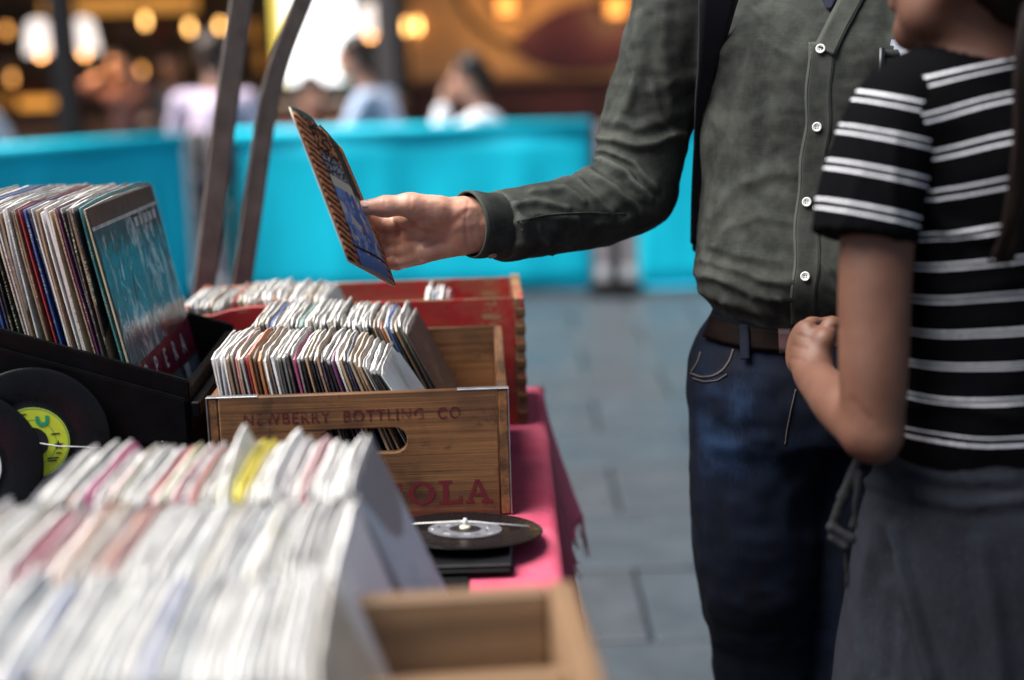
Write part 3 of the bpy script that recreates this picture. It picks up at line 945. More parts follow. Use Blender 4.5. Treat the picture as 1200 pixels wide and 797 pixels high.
p2 = onz(262, 151, .93); p3 = onz(692, 139, .93)
banner('banner_barrier', 'long cyan barrier panel in the middle, behind the held sleeve', (p2.x, p2.y), (p3.x, p3.y), .03, .93)
p4 = onz(747, 138, .93); p5 = onz(1230, 124, .93)
banner('banner_barrier', 'cyan barrier panel at the right, behind the man in the linen shirt', (p4.x, p4.y), (p5.x, p5.y), .03, .93)
post((p3.x + p4.x) / 2, (p3.y + p4.y) / 2, 'dark barrier post on a round base between the middle and right cyan panels')
post((p1.x + p2.x) / 2 - .03, (p1.y + p2.y) / 2, 'dark barrier post in the gap between the left and middle cyan panels')
# ================================================================== STALL: table and cloth
TZ = .766
tab = thing('stall_table', 'low stall table hidden under the pink tablecloth', 'table', (-.6, 1.45, 0))
cbox('table_top', (-.68, -.84, TZ - .03), (.63, .84, TZ - .004), m_dkwood, .004, tab)
for sx in (-.62, .57):
    for sy in (-.77, .77): cbox('leg', (sx - .025, sy - .025, 0.001), (sx + .025, sy + .025, TZ - .031), m_dkwood, .004, tab)
clo = thing('tablecloth', 'worn pink cotton tablecloth with a frayed hem hanging off the stall table', 'tablecloth', (0, 0, 0))
XE = .052
def smooth(t): t = max(0, min(1, t)); return t * t * (3 - 2 * t)
rows = []
ys = list(np.linspace(.58, 2.335, 80))
for y in ys:
    row = []
    for x in np.linspace(-1.29, XE - .016, 34):
        n_ = .0012 * math.sin(x * 37 + y * 9) * math.sin(y * 31)
        row.append((x, y, TZ + .0005 + .4 * n_))
    far = smooth((y - 1.5) / .8)
    for a in (30, 60, 90):
        row.append((XE - .016 + .016 * math.sin(R(a)), y, TZ - .016 + .016 * math.cos(R(a))))
    drop = .20 + .03 * math.sin(y * 5) 
    for s in np.linspace(.06, 1, 16):
        fl = (.006 + .036 * far + .008 * math.sin(y * 21)) * s + .008 * math.sin(y * 34 + s * 2) * s
        row.append((XE + fl, y + .012 * math.sin(s * 3 + y * 8) * s, TZ - .016 - drop * s))
    rows.append(row)
b_ = MB(); b_.ribbon(rows)
obj('cloth', solidify(b_.mesh('cloth'), .0015, -1), m_pink, clo)
rows = []
for s in np.linspace(0, 1, 14):
    rows.append([(x, 2.338 + (.03 + .018 * math.sin(x * 19)) * s, TZ + .0008 - .23 * s) for x in np.linspace(-1.29, XE + .0, 60)])
b_ = MB(); b_.ribbon(rows); obj('cloth_far_drop', solidify(b_.mesh('cloth'), .0015, -1), m_pink, clo)
b_ = MB()
for i in range(90):
    y = rnd.uniform(1.5, 2.33); far = smooth((y - 1.5) / .8)
    x = XE + .006 + .036 * far + .008 * math.sin(y * 21) + .008 * math.sin(y * 34 + 2); z = TZ - .016 - (.20 + .03 * math.sin(y * 5))
    l = rnd.uniform(.008, .03) * (1.9 if y > 2.15 else 1)
    b_.tube([(x, y, z + .004), (x + rnd.uniform(-.004, .006), y + rnd.uniform(-.006, .006), z - l * .5), (x + rnd.uniform(-.006, .012), y + rnd.uniform(-.008, .008), z - l)], [.0011, .0009, .0005], 4)
fr = b_.build('fringe', m_pink, clo); fr['kind'] = 'stuff'
b_ = MB()
xx = XE + .052
for k in range(7):
    b_.tube([(xx + rnd.uniform(-.003, .003), 2.22 + k * .002, .575), (xx + .006 + rnd.uniform(-.004, .004), 2.22, .54), (xx + .008 + rnd.uniform(-.004, .006), 2.22, .49 + rnd.uniform(0, .03))], [.0016, .0012, .0006], 5)
b_.build('tassel', m_pink, clo)

# ================================================================== crates
def plate(name, w, h, t, holes, mat, parent, loc, rot, bevel=.0015, lab=None):
    me = curve_plate([(0, 0), (w, 0), (w, h), (0, h)], holes, t, bevel)
    o = obj(name, me, mat, parent, loc=loc, rot=rot)
    if lab: o['label'] = lab
    return o
def slot(cx, cy, w, h, n=8):
    pts = []; r = h / 2
    for (ox, a0) in ((w / 2 - r, -90), (-w / 2 + r, 90)):
        for i in range(n + 1):
            a = R(a0 + 180 * i / n); pts.append((cx + ox + r * math.cos(a), cy + r * math.sin(a)))
    return pts
def wood_hv(me_axis): pass
C1 = thing('wooden_crate', 'brown stained wooden bottle crate with maroon lettering and steel corner bands', 'crate', (-.371, 1.67, TZ + .002), R(1.0), group='wooden record crates')
CW, CD, CH = .364, .398, .160
# front and back boards fit between the side boards
for nm, yy, hl in (('front_board', .006, True), ('back_board', CD - .006, False)):
    o = plate(nm, CW - .026, CH, .012, [slot((CW - .026) / 2 + .005, CH * .625, .105, .031)], m_wood_x, C1, (.013, yy, 0), (PI / 2, 0, 0))
for sx in (0, CW - .0125):
    b_ = MB(); b_.box((sx, 0.0005, 0), (sx + .0125, CD - .0005, CH - .001), .0018)
    b_.build('side_board', m_wood_y, C1)
for k in range(4):
    b_ = MB(); b_.box((.0135 + k * .0845, .0135, .004), (.0135 + k * .0845 + .082, CD - .0135, .012), .001); b_.build('bottom_slat', m_wood_y, C1)
b_ = MB(); b_.box((.014, .014, .0125), (CW - .014, CD - .014, .028), .001); b_.build('floor_panel', m_wood_y, C1)
# steel bands: across the top corners and down the corners
def band(pts, w, name, par, yoff):
    pass
for sx, s in ((0, -1), (CW, 1)):
    b_ = MB()
    xo = sx + s * .0006
    L_ = .062
    x0, x1 = (xo - L_, xo) if s > 0 else (xo, xo + L_)
    b_.box((x0, -.0004, CH - .0006), (x1, .0105, CH + .0010), .0004)       # lies on the top edge
    b_.box((xo - .0008, -.0010, .001), (xo + .0008, .011, CH + .0006), .0003)  # down the side
    b_.build('steel_band', m_steel, C1)
def letters(s, size, ws, x, z, mat, sp=1.0, bold=0.0, gap=1.0):
    me = text_mesh(s, size, ws, .00015, sp, bold)
    return obj('lettering', me, mat, C1, loc=(x, -.0005, z), rot=(PI / 2, 0, 0))
letters('NEWBERRY  BOTTLING  CO', .0205, .86, CW / 2 - .008, CH - .0285, m_ink, 1.22, .0003)
# wide slab-serif capitals, drawn as polygons
def slab_letters():
    b_ = MB()
    def P(pts): b_.poly([(x, y, 0) for x, y in pts])
    def ring(cx, cy, rx, ry, tx, ty, n=28, a0=0, a1=360):
        for i in range(n):
            a, c = R(a0 + (a1 - a0) * i / n), R(a0 + (a1 - a0) * (i + 1) / n)
            P([(cx + rx * math.cos(a), cy + ry * math.sin(a)), (cx + rx * math.cos(c), cy + ry * math.sin(c)), (cx + (rx - tx) * math.cos(c), cy + (ry - ty) * math.sin(c)), (cx + (rx - tx) * math.cos(a), cy + (ry - ty) * math.sin(a))])
    H = 1.0
    ring(-.95, .5, .78, .5, .32, .15, 24, 50, 310); P([(-.50, .62), (-.40, .62), (-.40, .95), (-.50, .9)])
    ring(.75, .5, .78, .5, .32, .15)
    x = 1.75
    P([(x, 0), (x + .78, 0), (x + .78, .15), (x, .15)]); P([(x + .22, .15), (x + .56, .15), (x + .56, .87), (x + .22, .87)]); P([(x, .87), (x + .78, .87), (x + .78, 1), (x, 1)])
    P([(x + .78, 0), (x + 1.35, 0), (x + 1.35, .34), (x + 1.2, .34), (x + 1.1, .15), (x + .78, .15)])
    x = 3.25
    P([(x, 0), (x + .55, 0), (x + .55, .13), (x, .13)]); P([(x + .95, 0), (x + 1.62, 0), (x + 1.62, .13), (x + .95, .13)])
    P([(x + .18, .13), (x + .38, .13), (x + .88, 1), (x + .62, 1)]); P([(x + .72, .90), (x + .88, 1), (x + 1.42, .13), (x + 1.08, .13)]); P([(x + .46, .30), (x + 1.0, .30), (x + .93, .43), (x + .53, .43)])
    return b_.mesh('lettering')
me = slab_letters()
o = obj('lettering', me, m_ink2, C1, loc=(.2385, -.0005, .0165), rot=(PI / 2, 0, 0)); o.scale = (.0212, .0300, 1)

C2 = thing('red_crate', 'red painted wooden crate with chipped edges at the back of the stall', 'crate', (-.495, 2.085, TZ + .002), R(1.5), group='wooden record crates')
RW, RD, RH = .515, .212, .196
def redfront():
    pts = [(0, 0), (RW - .03, 0), (RW - .03, RH), (.115, RH), (.095, RH), (.06, RH - .004), (.035, RH - .011), (0, RH - .012)]
    return pts
o = obj('front_board', curve_plate(redfront(), [], .012, .0015), m_red_x, C2, loc=(.015, .006, 0), rot=(PI / 2, 0, 0))
plate('back_board', RW - .03, RH - .002, .012, [], m_red_x, C2, (.015, RD - .006, 0), (PI / 2, 0, 0))
for sx in (0, RW - .0145):
    b_ = MB(); b_.box((sx, 0, 0), (sx + .0145, RD, RH), .0015); b_.build('side_board', m_red_y, C2)
fj = {}
for sx in (0, RW):
    b_ = MB(); b_.box((-.0006 if sx else -.0012, -.0013, 0), (.0012 if sx else .0006, .0118, .013), .0006)
    b_.box((-.014 if sx else .0007, -.0013, .0005), (-.0008 if sx else .014, .0005, .0125), .0004)
    fj[sx] = b_.mesh('finger_joint'); fj[sx].materials.append(m_wood_y)
for k in range(7):
    for sx in (0, RW): obj('finger_joint', fj[sx], None, C2, loc=(sx, 0, .008 + k * .0265))
b_ = MB(); b_.box((RW - .0148, RD - .045, RH + .0002), (RW + .0005, RD + .0006, RH + .0014), .0006); b_.build('bare_wood_corner', m_pale_y, C2)
b_ = MB(); b_.box((.0155, .0125, .003), (RW - .0155, RD - .0125, .012), .001); b_.build('bottom_board', m_red_x, C2)

# foreground crate, close to the lens
C3 = thing('wooden_crate', 'pale unlettered wooden crate nearest the camera at the bottom of the stall', 'crate', (-.588, .728, TZ + .002), R(4), group='wooden record crates')
def c3(n, lo, hi, m, lab=None):
    b_ = MB(); b_.box(lo, hi, .003); return b_.build(n, m, C3)
K = .652; KD = .275
c3('back_board', (.022, KD - .016, 0), (K - .022, KD, .158), m_pale_x); c3('front_board', (.022, 0, 0), (K - .022, .016, .154), m_pale_x)
c3('side_board', (0, 0.0005, 0), (.0215, KD - .0005, .160), m_pale_y); c3('side_board', (K - .0215, 0.0005, 0), (K, KD - .0005, .160), m_pale_y)
c3('bottom_board', (.022, .0165, .003), (K - .022, KD - .0165, .014), m_pale_x)
c3('divider', (.492, .128, .0145), (K - .022, .143, .148), m_pale_x)

# shallow tray under the middle records
tr = thing('card_tray', 'shallow black tray holding the white sleeves behind the near crate', 'tray', (-.62, .985, TZ + .002))
cbox('tray_floor', (0, 0, 0), (.50, .365, .006), m_blackcase, .001, tr)
cbox('tray_lip', (0, -.007, 0), (.50, -.0005, .045), m_blackcase, .001, tr); cbox('tray_lip', (0, .3655, 0), (.50, .372, .045), m_blackcase, .001, tr)
cbox('tray_end', (-.0065, 0, 0), (-.0005, .365, .045), m_blackcase, .001, tr)

# ================================================================== black LP case with a sloping rim
cs = thing('record_case', 'black sloping sided record case packed with LPs', 'record case', (-.398, 1.70, TZ + .002), R(2))
def zc(x): return .175 + (-x) * .33 if x > -.36 else .175 + .36 * .33
def case_wall(y0, y1, name, mat=m_blackcase, z0=0.0, inset=0.0, x1=0.0):
    xs = [-.70, -.36, -.36 + .04, x1]
    b_ = MB(); vs = []
    for x in xs:
        for (y, z) in ((y0, z0), (y1, z0), (y1, zc(x) - inset), (y0, zc(x) - inset)): vs.append((x, y, z))
    fs = []
    for i in range(3):
        a = i * 4; c = a + 4
        for k in range(4): fs.append((a + k, a + (k + 1) % 4, c + (k + 1) % 4, c + k))
    fs += [(3, 2, 1, 0), (12, 13, 14, 15)]
    b_.add(vs, fs)
    o = b_.build(name, mat, cs)
    bm = bmesh.new(); bm.from_mesh(o.data); bmesh.ops.recalc_face_normals(bm, faces=bm.faces); bmesh.ops.bevel(bm, geom=[e for e in bm.edges if len(e.link_faces) == 2 and e.calc_face_angle(0) > .6], offset=.0018, segments=2, affect='EDGES'); bm.to_mesh(o.data); bm.free()
    return o
case_wall(0, .012, 'front_panel')
case_wall(-.009, -.0005, 'front_rim_rail', z0=.10, inset=.022, x1=-.004)
case_wall(.355, .367, 'back_panel')
cbox('end_panel', (-.0115, .0125, 0), (0, .3545, .167), m_blackcase, .002, cs); cbox('end_panel', (-.70, .0125, 0), (-.688, .3545, .25), m_blackcase, .002, cs)
cbox('end_rail', (.0005, -.004, .13), (.012, .36, .15), m_blackcase, .002, cs)
cbox('case_floor', (-.687, .0125, .003), (-.0125, .3545, .0825), m_blackcase, .002, cs)
for (x, z) in ((-.02, .065), (-.02, .02), (-.10, .07), (-.18, .09), (-.26, .075), (-.035, .10), (-.10, .02)):
    b_ = MB(); b_.lathe([(.0042, 0), (.0036, .0014), (.0015, .0022), (0, .0023)], 10, M=Matrix.Translation((x, -.0003 if z < .085 else -.0093, z)) @ Matrix.Rotation(PI / 2, 4, 'X'))
    b_.build('rivet', m_blackmetal, cs)

m_felt = surf('black_felt', (.006, .006, .0065), .95, var=.3, scale=300, bmp=.3, bscale=900, spec=.1)
# ================================================================== record sleeves
def sleeve_mesh(S, t, seed, n=7, rag=.0022, soft=True, bow=0.0):
    r_ = random.Random(seed)
    us = np.linspace(0, 1, n)
    ph = [r_.uniform(0, 6) for _ in range(6)]
    dog = r_.random() < .3
    def edge(u, v):
        y = u * S; z = v * S
        e = 1 if v > .99 else 0
        z += e * (rag * math.sin(u * 7 + ph[0]) + rag * .7 * math.sin(u * 17 + ph[1]))
        if u < .01: y += rag * .5 * math.sin(v * 9 + ph[2])
        if v > .99 and (u < .01 or u > .99): z -= .0025; y += .0015 * (1 if u < .5 else -1)
        if dog and v > .99 and u < .01: z -= .004; y += .003
        return y, z
    vs = []; fs = []
    for sd in (-1, 1):
        for i, u in enumerate(us):
            for j, v in enumerate(us):
                y, z = edge(u, v)
                ed = min(u, 1 - u, v, 1 - v) / .17
                th = t / 2 * (.55 + .45 * min(1, ed)) if soft else t / 2
                if v > .99: th = t / 2 * (.35 + .5 * abs(math.sin(u * 6 + ph[5])))
                bx = bow * math.sin(PI * u) * v + rag * .5 * math.sin(u * 4 + ph[3]) * v
                vs.append((sd * th + bx, y, z))
    N = n * n
    for i in range(n - 1):
        for j in range(n - 1):
            a = i * n + j
            fs.append((a, a + 1, a + n + 1, a + n)); q = a + N; fs.append((q, q + n, q + n + 1, q + 1))
    def rim(a, b): fs.append((a, b, b + N, a + N))
    for i in range(n - 1):
        rim(i * n + n, i * n); rim(i * n + n - 1, (i + 1) * n + n - 1)
        rim(i, i + 1); rim((n - 1) * n + i + 1, (n - 1) * n + i)
    b_ = MB(); b_.add(vs, fs, 0, False)
    return b_.mesh('record_sleeve')
SM = {}
for k, t in enumerate((.0022, .0028, .0033, .0038, .0044, .0050)):
    for q in range(3):
        me = sleeve_mesh(.178, t, k * 10 + q, 7, .0009, bow=rnd.uniform(-.004, .002)); me.materials.append(m_sleeve); SM[(k, q)] = me
LM = {}
for k, t in enumerate((.0026, .0032, .0038, .0046, .0056)):
    for q in range(2):
        me = sleeve_mesh(.312, t, 100 + k * 10 + q, 6, .0011); me.materials.append(m_lp); LM[(k, q)] = me
NM = {}
for k, t in enumerate((.0026, .0032, .0038, .0046, .0054)):
    for q in range(3):
        me = sleeve_mesh(.178, t, 300 + k * 10 + q, 7, .0006, bow=rnd.uniform(-.004, .002)); me.materials.append(m_sleeve); NM[(k, q)] = me
COLS = {
    'white': (.80, .79, .77), 'cream': (.62, .55, .42), 'brown': (.26, .17, .10), 'black': (.016, .015, .016), 'grey': (.30, .29, .28), 'dark grey': (.075, .07, .072),
    'red': (.42, .035, .04), 'orange': (.50, .17, .06), 'yellow': (.72, .60, .02), 'blue': (.03, .10, .34), 'pale blue': (.52, .60, .64), 'teal': (.03, .25, .27), 'magenta': (.42, .03, .16), 'pink': (.62, .24, .26), 'purple': (.14, .03, .11), 'green': (.03, .14, .09), 'tan': (.42, .29, .17), 'clear grey': (.33, .34, .36), 'navy': (.012, .02, .06), 'olive': (.30, .26, .09), 'dark brown': (.10, .06, .048)}
UNIQ = ('red', 'orange', 'yellow', 'blue', 'teal', 'magenta', 'pink', 'purple', 'green', 'pale blue', 'navy', 'olive')
ORD = ['first', 'second', 'third', 'fourth', 'fifth', 'sixth', 'seventh', 'eighth', 'ninth', 'tenth', 'eleventh', 'twelfth', 'thirteenth', 'fourteenth', 'fifteenth', 'sixteenth', 'seventeenth', 'eighteenth', 'nineteenth', 'twentieth'] + ['next'] * 30
singles = []
def row(n, xt, y0, zf, lean, cols, where, what='single sleeve', S=.178, M=SM, tk=6, zj=.003, skew=0.0, tmax=None, mat=None, dy=.005, cat='record'):
    short = what.replace('single ', '').replace('plastic covered', 'bagged')
    """xt(s): world x of the top front corner, lean(s): tilt to the left in radians, s in 0..1"""
    cnt = {}; tot = {}; run = {}; ref = None
    for c in cols: tot[c] = tot.get(c, 0) + 1
    out = []
    for i in range(n):
        s = i / max(1, n - 1)
        c = cols[i % len(cols)] if len(cols) != n else cols[i]
        L = lean(s) + rnd.gauss(0, .012)
        x = xt(s); kx = min(tk - 1, max(0, int(rnd.gauss(tk * .42, 1.2))))
        me = M[(kx, rnd.randrange(2 if M is LM else 3))]
        y = y0 + rnd.uniform(-dy, dy)
        o = obj('record_sleeve', me, None, None, loc=(x + S * math.sin(L), y, zf + abs(rnd.gauss(0, zj))), rot=(0, -L, skew + rnd.gauss(0, .012)))
        k = COLS[c]; f = rnd.uniform(.70, 1.08)
        o.color = (min(1, k[0] * f), min(1, k[1] * f * rnd.uniform(.97, 1.02)), min(1, k[2] * f * rnd.uniform(.93, 1.04)), 1)
        cnt[c] = cnt.get(c, 0) + 1
        g = c + ' ' + what + 's in ' + where
        if c in UNIQ and tot[c] == 1: lab = c + ' ' + what + ' in ' + where
        elif c in UNIQ: lab = ORD[cnt[c] - 1] + ' ' + c + ' ' + what + ' from the left in ' + where
        else:
            run[c] = run.get(c, 0) + 1
            lab = ORD[run[c] - 1] + ' ' + c + ' ' + short + (' from the left end of ' if ref is None else ' right of the ' + ref + ' one in ') + where
        if c in UNIQ: ref = c if tot[c] == 1 else ORD[cnt[c] - 1] + ' ' + c; run = {}
        tag(o, lab, cat, g)
        out.append(o)
    return out
def pal(n, spec, base, special):
    """base colours drawn at random, special = {index: colour}"""
    r_ = random.Random(n * 13 + len(special))
    out = []
    for i in range(n):
        out.append(special.get(i, r_.choice(base)))
    return out
B_ = ['white'] * 6 + ['cream'] * 3 + ['grey', 'brown', 'dark grey', 'black']
ZF = TZ + .002 + .0285
# brown crate, front row: from cream at the left to dark, the last one pale blue with its face showing
n = 46
base = ['white', 'white', 'cream', 'cream', 'tan', 'brown', 'grey', 'tan']
cl = [('white' if i < 3 else rnd.choice(base)) for i in range(n)]
for i in range(15, 46):
    if rnd.random() < .36: cl[i] = rnd.choice(['black', 'dark grey', 'black'])
cl[6] = 'pink'; cl[10] = 'orange'; cl[11] = 'brown'; cl[12] = 'orange'; cl[9] = 'red'; cl[22] = 'magenta'; cl[32] = 'purple'; cl[36] = 'navy'
cl[42] = 'black'; cl[43] = 'black'; cl[44] = 'black'; cl[45] = 'pale blue'
r1 = row(n, lambda s: -.366 + .204 * s, 1.690, ZF, lambda s: R(7 + 6 * s + 19 * s ** 4), cl, 'the lettered crate front row')
# brown crate, back row
n = 44
cl = [rnd.choice(['white', 'white', 'cream', 'grey', 'dark grey', 'cream', 'tan']) for i in range(n)]
for i in range(20, n):
    if rnd.random() < .45: cl[i] = rnd.choice(['black', 'dark grey', 'brown'])
cl[5] = 'blue'; cl[8] = 'pale blue'; cl[13] = 'teal'; cl[14] = 'green'; cl[36] = 'orange'; cl[38] = 'blue'; cl[43] = 'dark brown'; cl[42] = 'black'; cl[41] = 'dark grey'; cl[40] = 'brown'
row(n, lambda s: -.350 + .206 * s - (.0) , 1.878, ZF + .006, lambda s: R(12 + 4 * s + 11 * s ** 3), cl, 'the lettered crate back row', zj=.0035)
# red crate
ZR = TZ + .016
r = row(12, lambda s: -.492 + .055 * s, 2.100, ZR + .008, lambda s: R(10 + 6 * s), pal(12, 0, ['clear grey', 'clear grey', 'grey', 'clear grey'], {8: 'tan'}), 'the left of the red crate', 'plastic covered single sleeve')
cl = [rnd.choice(['white', 'white', 'white', 'cream', 'brown']) for i in range(30)]; cl[1] = 'red'; cl[3] = 'olive'; cl[14] = 'orange'; cl[29] = 'pale blue'
row(30, lambda s: -.420 + .135 * s, 2.100, ZR + .018, lambda s: R(14 + 8 * s), cl, 'the middle of the red crate', zj=.005)
row(8, lambda s: -.130 + .030 * s, 2.102, ZR - .002, lambda s: R(6 + 12 * s), pal(8, 0, ['grey', 'white', 'dark grey', 'cream'], {7: 'pink', 3: 'blue'}), 'the right of the red crate')
# near rows
WB = ['white'] * 9 + ['cream', 'grey', 'grey', 'dark grey']
n = 54
cl = [rnd.choice(WB) for _ in range(n)]
cl[6] = 'orange'; cl[12] = 'red'; cl[26] = 'red'; cl[27] = 'brown'; cl[30] = 'olive'; cl[0] = 'navy'; cl[9] = 'magenta'; cl[14] = 'olive'; cl[16] = 'grey'; cl[19] = 'red'; cl[21] = 'olive'; cl[23] = 'red'; cl[24] = 'purple'; cl[33] = 'yellow'; cl[34] = 'yellow'; cl[44] = 'pink'; cl[53] = 'pale blue'
rA = row(n, lambda s: -.418 + .280 * s, 1.165, TZ + .030, lambda s: R(20 + 2 * s), cl, 'the third nearest row', dy=.007, M=NM, tk=5, zj=.005)
rA[32].location.z += .004; rA[32].rotation_euler.x = R(9); rA[33].location.z += .007; rA[34].location.z += .006
n = 54
cl = [rnd.choice(WB + ['white']) for _ in range(n)]
cl[3] = 'orange'; cl[4] = 'brown'; cl[9] = 'brown'; cl[15] = 'red'; cl[22] = 'orange'; cl[24] = 'red'; cl[40] = 'pale blue'; cl[46] = 'dark grey'; cl[7] = 'grey'; cl[12] = 'red'; cl[13] = 'magenta'; cl[18] = 'orange'; cl[20] = 'tan'; cl[34] = 'pale blue'; cl[53] = 'navy'
rB = row(n, lambda s: -.45 + .318 * s, .984, TZ + .026, lambda s: R(18 + 2 * s), cl, 'the second nearest row', M=NM, tk=5, zj=.005, dy=.008)
rB[53].location.z -= .030; rB[53].location.x -= .006
n = 48
cl = [rnd.choice(WB + ['white', 'white']) for _ in range(n)]
cl[9] = 'pale blue'; cl[11] = 'pale blue'; cl[22] = 'dark grey'; cl[23] = 'pale blue'; cl[30] = 'blue'; cl[40] = 'pale blue'; cl[43] = 'grey'; cl[14] = 'pale blue'; cl[18] = 'blue'; cl[19] = 'grey'; cl[26] = 'pale blue'; cl[33] = 'pale blue'; cl[34] = 'navy'; cl[47] = 'red'
rC = row(n, lambda s: -.42 + .30 * s, .785, TZ + .036, lambda s: R(14 + 6 * s), cl, 'the nearest row', skew=R(2.5), M=NM, tk=5, zj=.005, dy=.008)
rC[47].location.z -= .030
# LPs
lpc = ['cream', 'red', 'brown', 'white', 'tan', 'dark grey', 'cream', 'red', 'brown', 'white', 'blue', 'blue', 'black', 'black', 'black', 'cream', 'white', 'brown', 'white', 'white', 'tan', 'brown', 'red', 'blue', 'navy', 'white', 'tan', 'white', 'white', 'cream', 'tan', 'purple', 'dark grey', 'dark grey', 'brown', 'black', 'teal', 'brown']
NL = len(lpc)
lps = row(NL - 1, lambda s: -.712 + .1855 * s, 1.735, TZ + .084, lambda s: R(9 + 1.5 * s), lpc[:-1], 'the black record case', 'LP sleeve', S=.312, M=LM, tk=5, zj=.002, dy=.003, skew=R(-1))

# front LP with printed cover in a clear plastic bag
def uvpoly(lst, S, x, name, mat, parent):
    b_ = MB()
    for pts in lst: b_.poly([(x, u * S, v * S) for u, v in pts])
    return b_.build(name, mat, parent)
LS = .312
fl = thing('front_lp', 'front LP in a clear plastic bag with a teal and maroon photo cover', 'record', (-.5185 + LS * math.sin(R(11)), 1.735, TZ + .084), R(-1), group='LPs in the black record case')
fl.rotation_euler = (0, R(-11), R(-1))
me = sleeve_mesh(LS, .0036, 77, 6, .0008); me.materials.append(m_lp)
o = obj('sleeve', me, None, fl); o.color = (.45, .38, .26, 1)
def cover_mat():
    m, nt, b = new_mat('teal_photo_print')
    v = coords(nt)
    x = sep(nt, v)
    u, w = mth(nt, 'DIVIDE', x[1], LS), mth(nt, 'DIVIDE', x[2], LS)
    fig = noise(nt, coords(nt, (1, 14, 7)), 1.0, 5, 0.6, 1.2)
    f2 = noise(nt, coords(nt, (1, 40, 22)), 1.0, 4, 0.65, .8)
    teal = ramp(nt, noise(nt, v, 9.0, 3), [(0.3, (0.004, 0.035, 0.055)), (0.55, (0.010, 0.14, 0.18)), (0.75, (0.02, 0.24, 0.28))])
    dark = mix(nt, step(nt, u, .50, .56), teal, (0.010, 0.018, 0.026))
    wf = mth(nt, 'MULTIPLY', step(nt, fig, .52, .60), step(nt, f2, .40, .56))
    c = mix(nt, mth(nt, 'MULTIPLY', wf, .8), dark, (.46, .50, .52))
    b.inputs['Roughness'].default_value = .5; b.inputs['Specular IOR Level'].default_value = .2
    nt.links.new(c, b.inputs['Base Color'])
    return m
xo = .00215
uvpoly([[(.012, .20), (.985, .20), (.985, .90), (.012, .90)]], LS, xo, 'cover_photo', cover_mat(), fl)
uvpoly([[(.012, .915), (.985, .915), (.985, .99), (.012, .99)]], LS, xo, 'title_band', surf('dark_maroon_print', (.05, .010, .014), .35, var=.5, scale=70), fl)
uvpoly([[(.012, .90), (.985, .90), (.985, .915), (.012, .915)]], LS, xo + .0001, 'cover_line', surf('pale_print', (.42, .46, .48), .35, var=.4, scale=60), fl)
uvpoly([[(.012, .012), (.985, .012), (.985, .20), (.012, .20)], ], LS, xo, 'lower_print', surf('navy_print', (.008, .014, .030), .35, col2=(.20, .23, .26), scale=24), fl)
uvpoly([[(.012, .19), (.985, .19), (.985, .36), (.012, .33)]], LS, xo + .00025, 'maroon_band', surf('maroon_print', (.13, .012, .030), .3, var=.25, scale=30), fl)
uvpoly([[(.03, .01), (.33, .01), (.36, .19), (.03, .19)], [(.72, .03), (.80, .03), (.80, .18), (.72, .18)]], LS, xo + .0003, 'white_panel', surf('white_print', (.62, .64, .66), .35, var=.2, scale=30), fl)
for k, ch in enumerate('OPERA'):
    me = text_mesh(ch, .036, .8, .00005, 1, .001)
    obj('cover_lettering', me, bpy.data.materials['pale_print'], fl, loc=(xo + .0006, .055 + k * .048, .083), rot=(PI / 2, 0, PI / 2))
for k in range(5):
    b_ = MB(); b_.poly([(xo + .0004, (.58 + k * .075) * LS, .845 * LS), (xo + .0004, (.63 + k * .075) * LS, .845 * LS), (xo + .0004, (.63 + k * .075) * LS, .885 * LS), (xo + .0004, (.58 + k * .075) * LS, .885 * LS)])
    b_.build('cover_mark', bpy.data.materials['pale_print'], fl)
def bag_mat():
    m, nt, b = new_mat('clear_plastic_bag')
    v = coords(nt)
    gl = nd(nt, 'ShaderNodeBsdfGlossy'); gl.inputs['Roughness'].default_value = .12; gl.inputs[0].default_value = (.9, .95, 1, 1)
    tr = nd(nt, 'ShaderNodeBsdfTransparent'); mx = nd(nt, 'ShaderNodeMixShader')
    h_ = mth(nt, 'ADD', noise(nt, coords(nt, (1, 26, 8)), 1.0, 4, .6, 1.0), mth(nt, 'MULTIPLY', noise(nt, v, 60., 3), .3))
    bp = nd(nt, 'ShaderNodeBump', Strength=.6, Distance=.004); nt.links.new(h_, bp.inputs['Height']); nt.links.new(bp.outputs[0], gl.inputs['Normal'])
    fr = nd(nt, 'ShaderNodeFresnel', IOR=1.5); nt.links.new(bp.outputs[0], fr.inputs['Normal'])
    nt.links.new(mth(nt, 'ADD', mth(nt, 'MULTIPLY', fr.outputs[0], .17), .01), mx.inputs[0]); nt.links.new(tr.outputs[0], mx.inputs[1]); nt.links.new(gl.outputs[0], mx.inputs[2])
    nt.links.new(mx.outputs[0], nt.nodes['Material Output'].inputs[0])
    return m
m_bag = bag_mat()
rows = []
for i in range(14):
    u = i / 13
    rows.append([(.0042 + .0012 * math.sin(u * 11 + v * 3) + .001 * math.sin(v * 17), (u * 1.012 - .004) * LS, v * LS * 1.004) for v in np.linspace(0, 1, 14)])
b_ = MB(); b_.ribbon(rows); b_.build('plastic_bag', m_bag, fl)

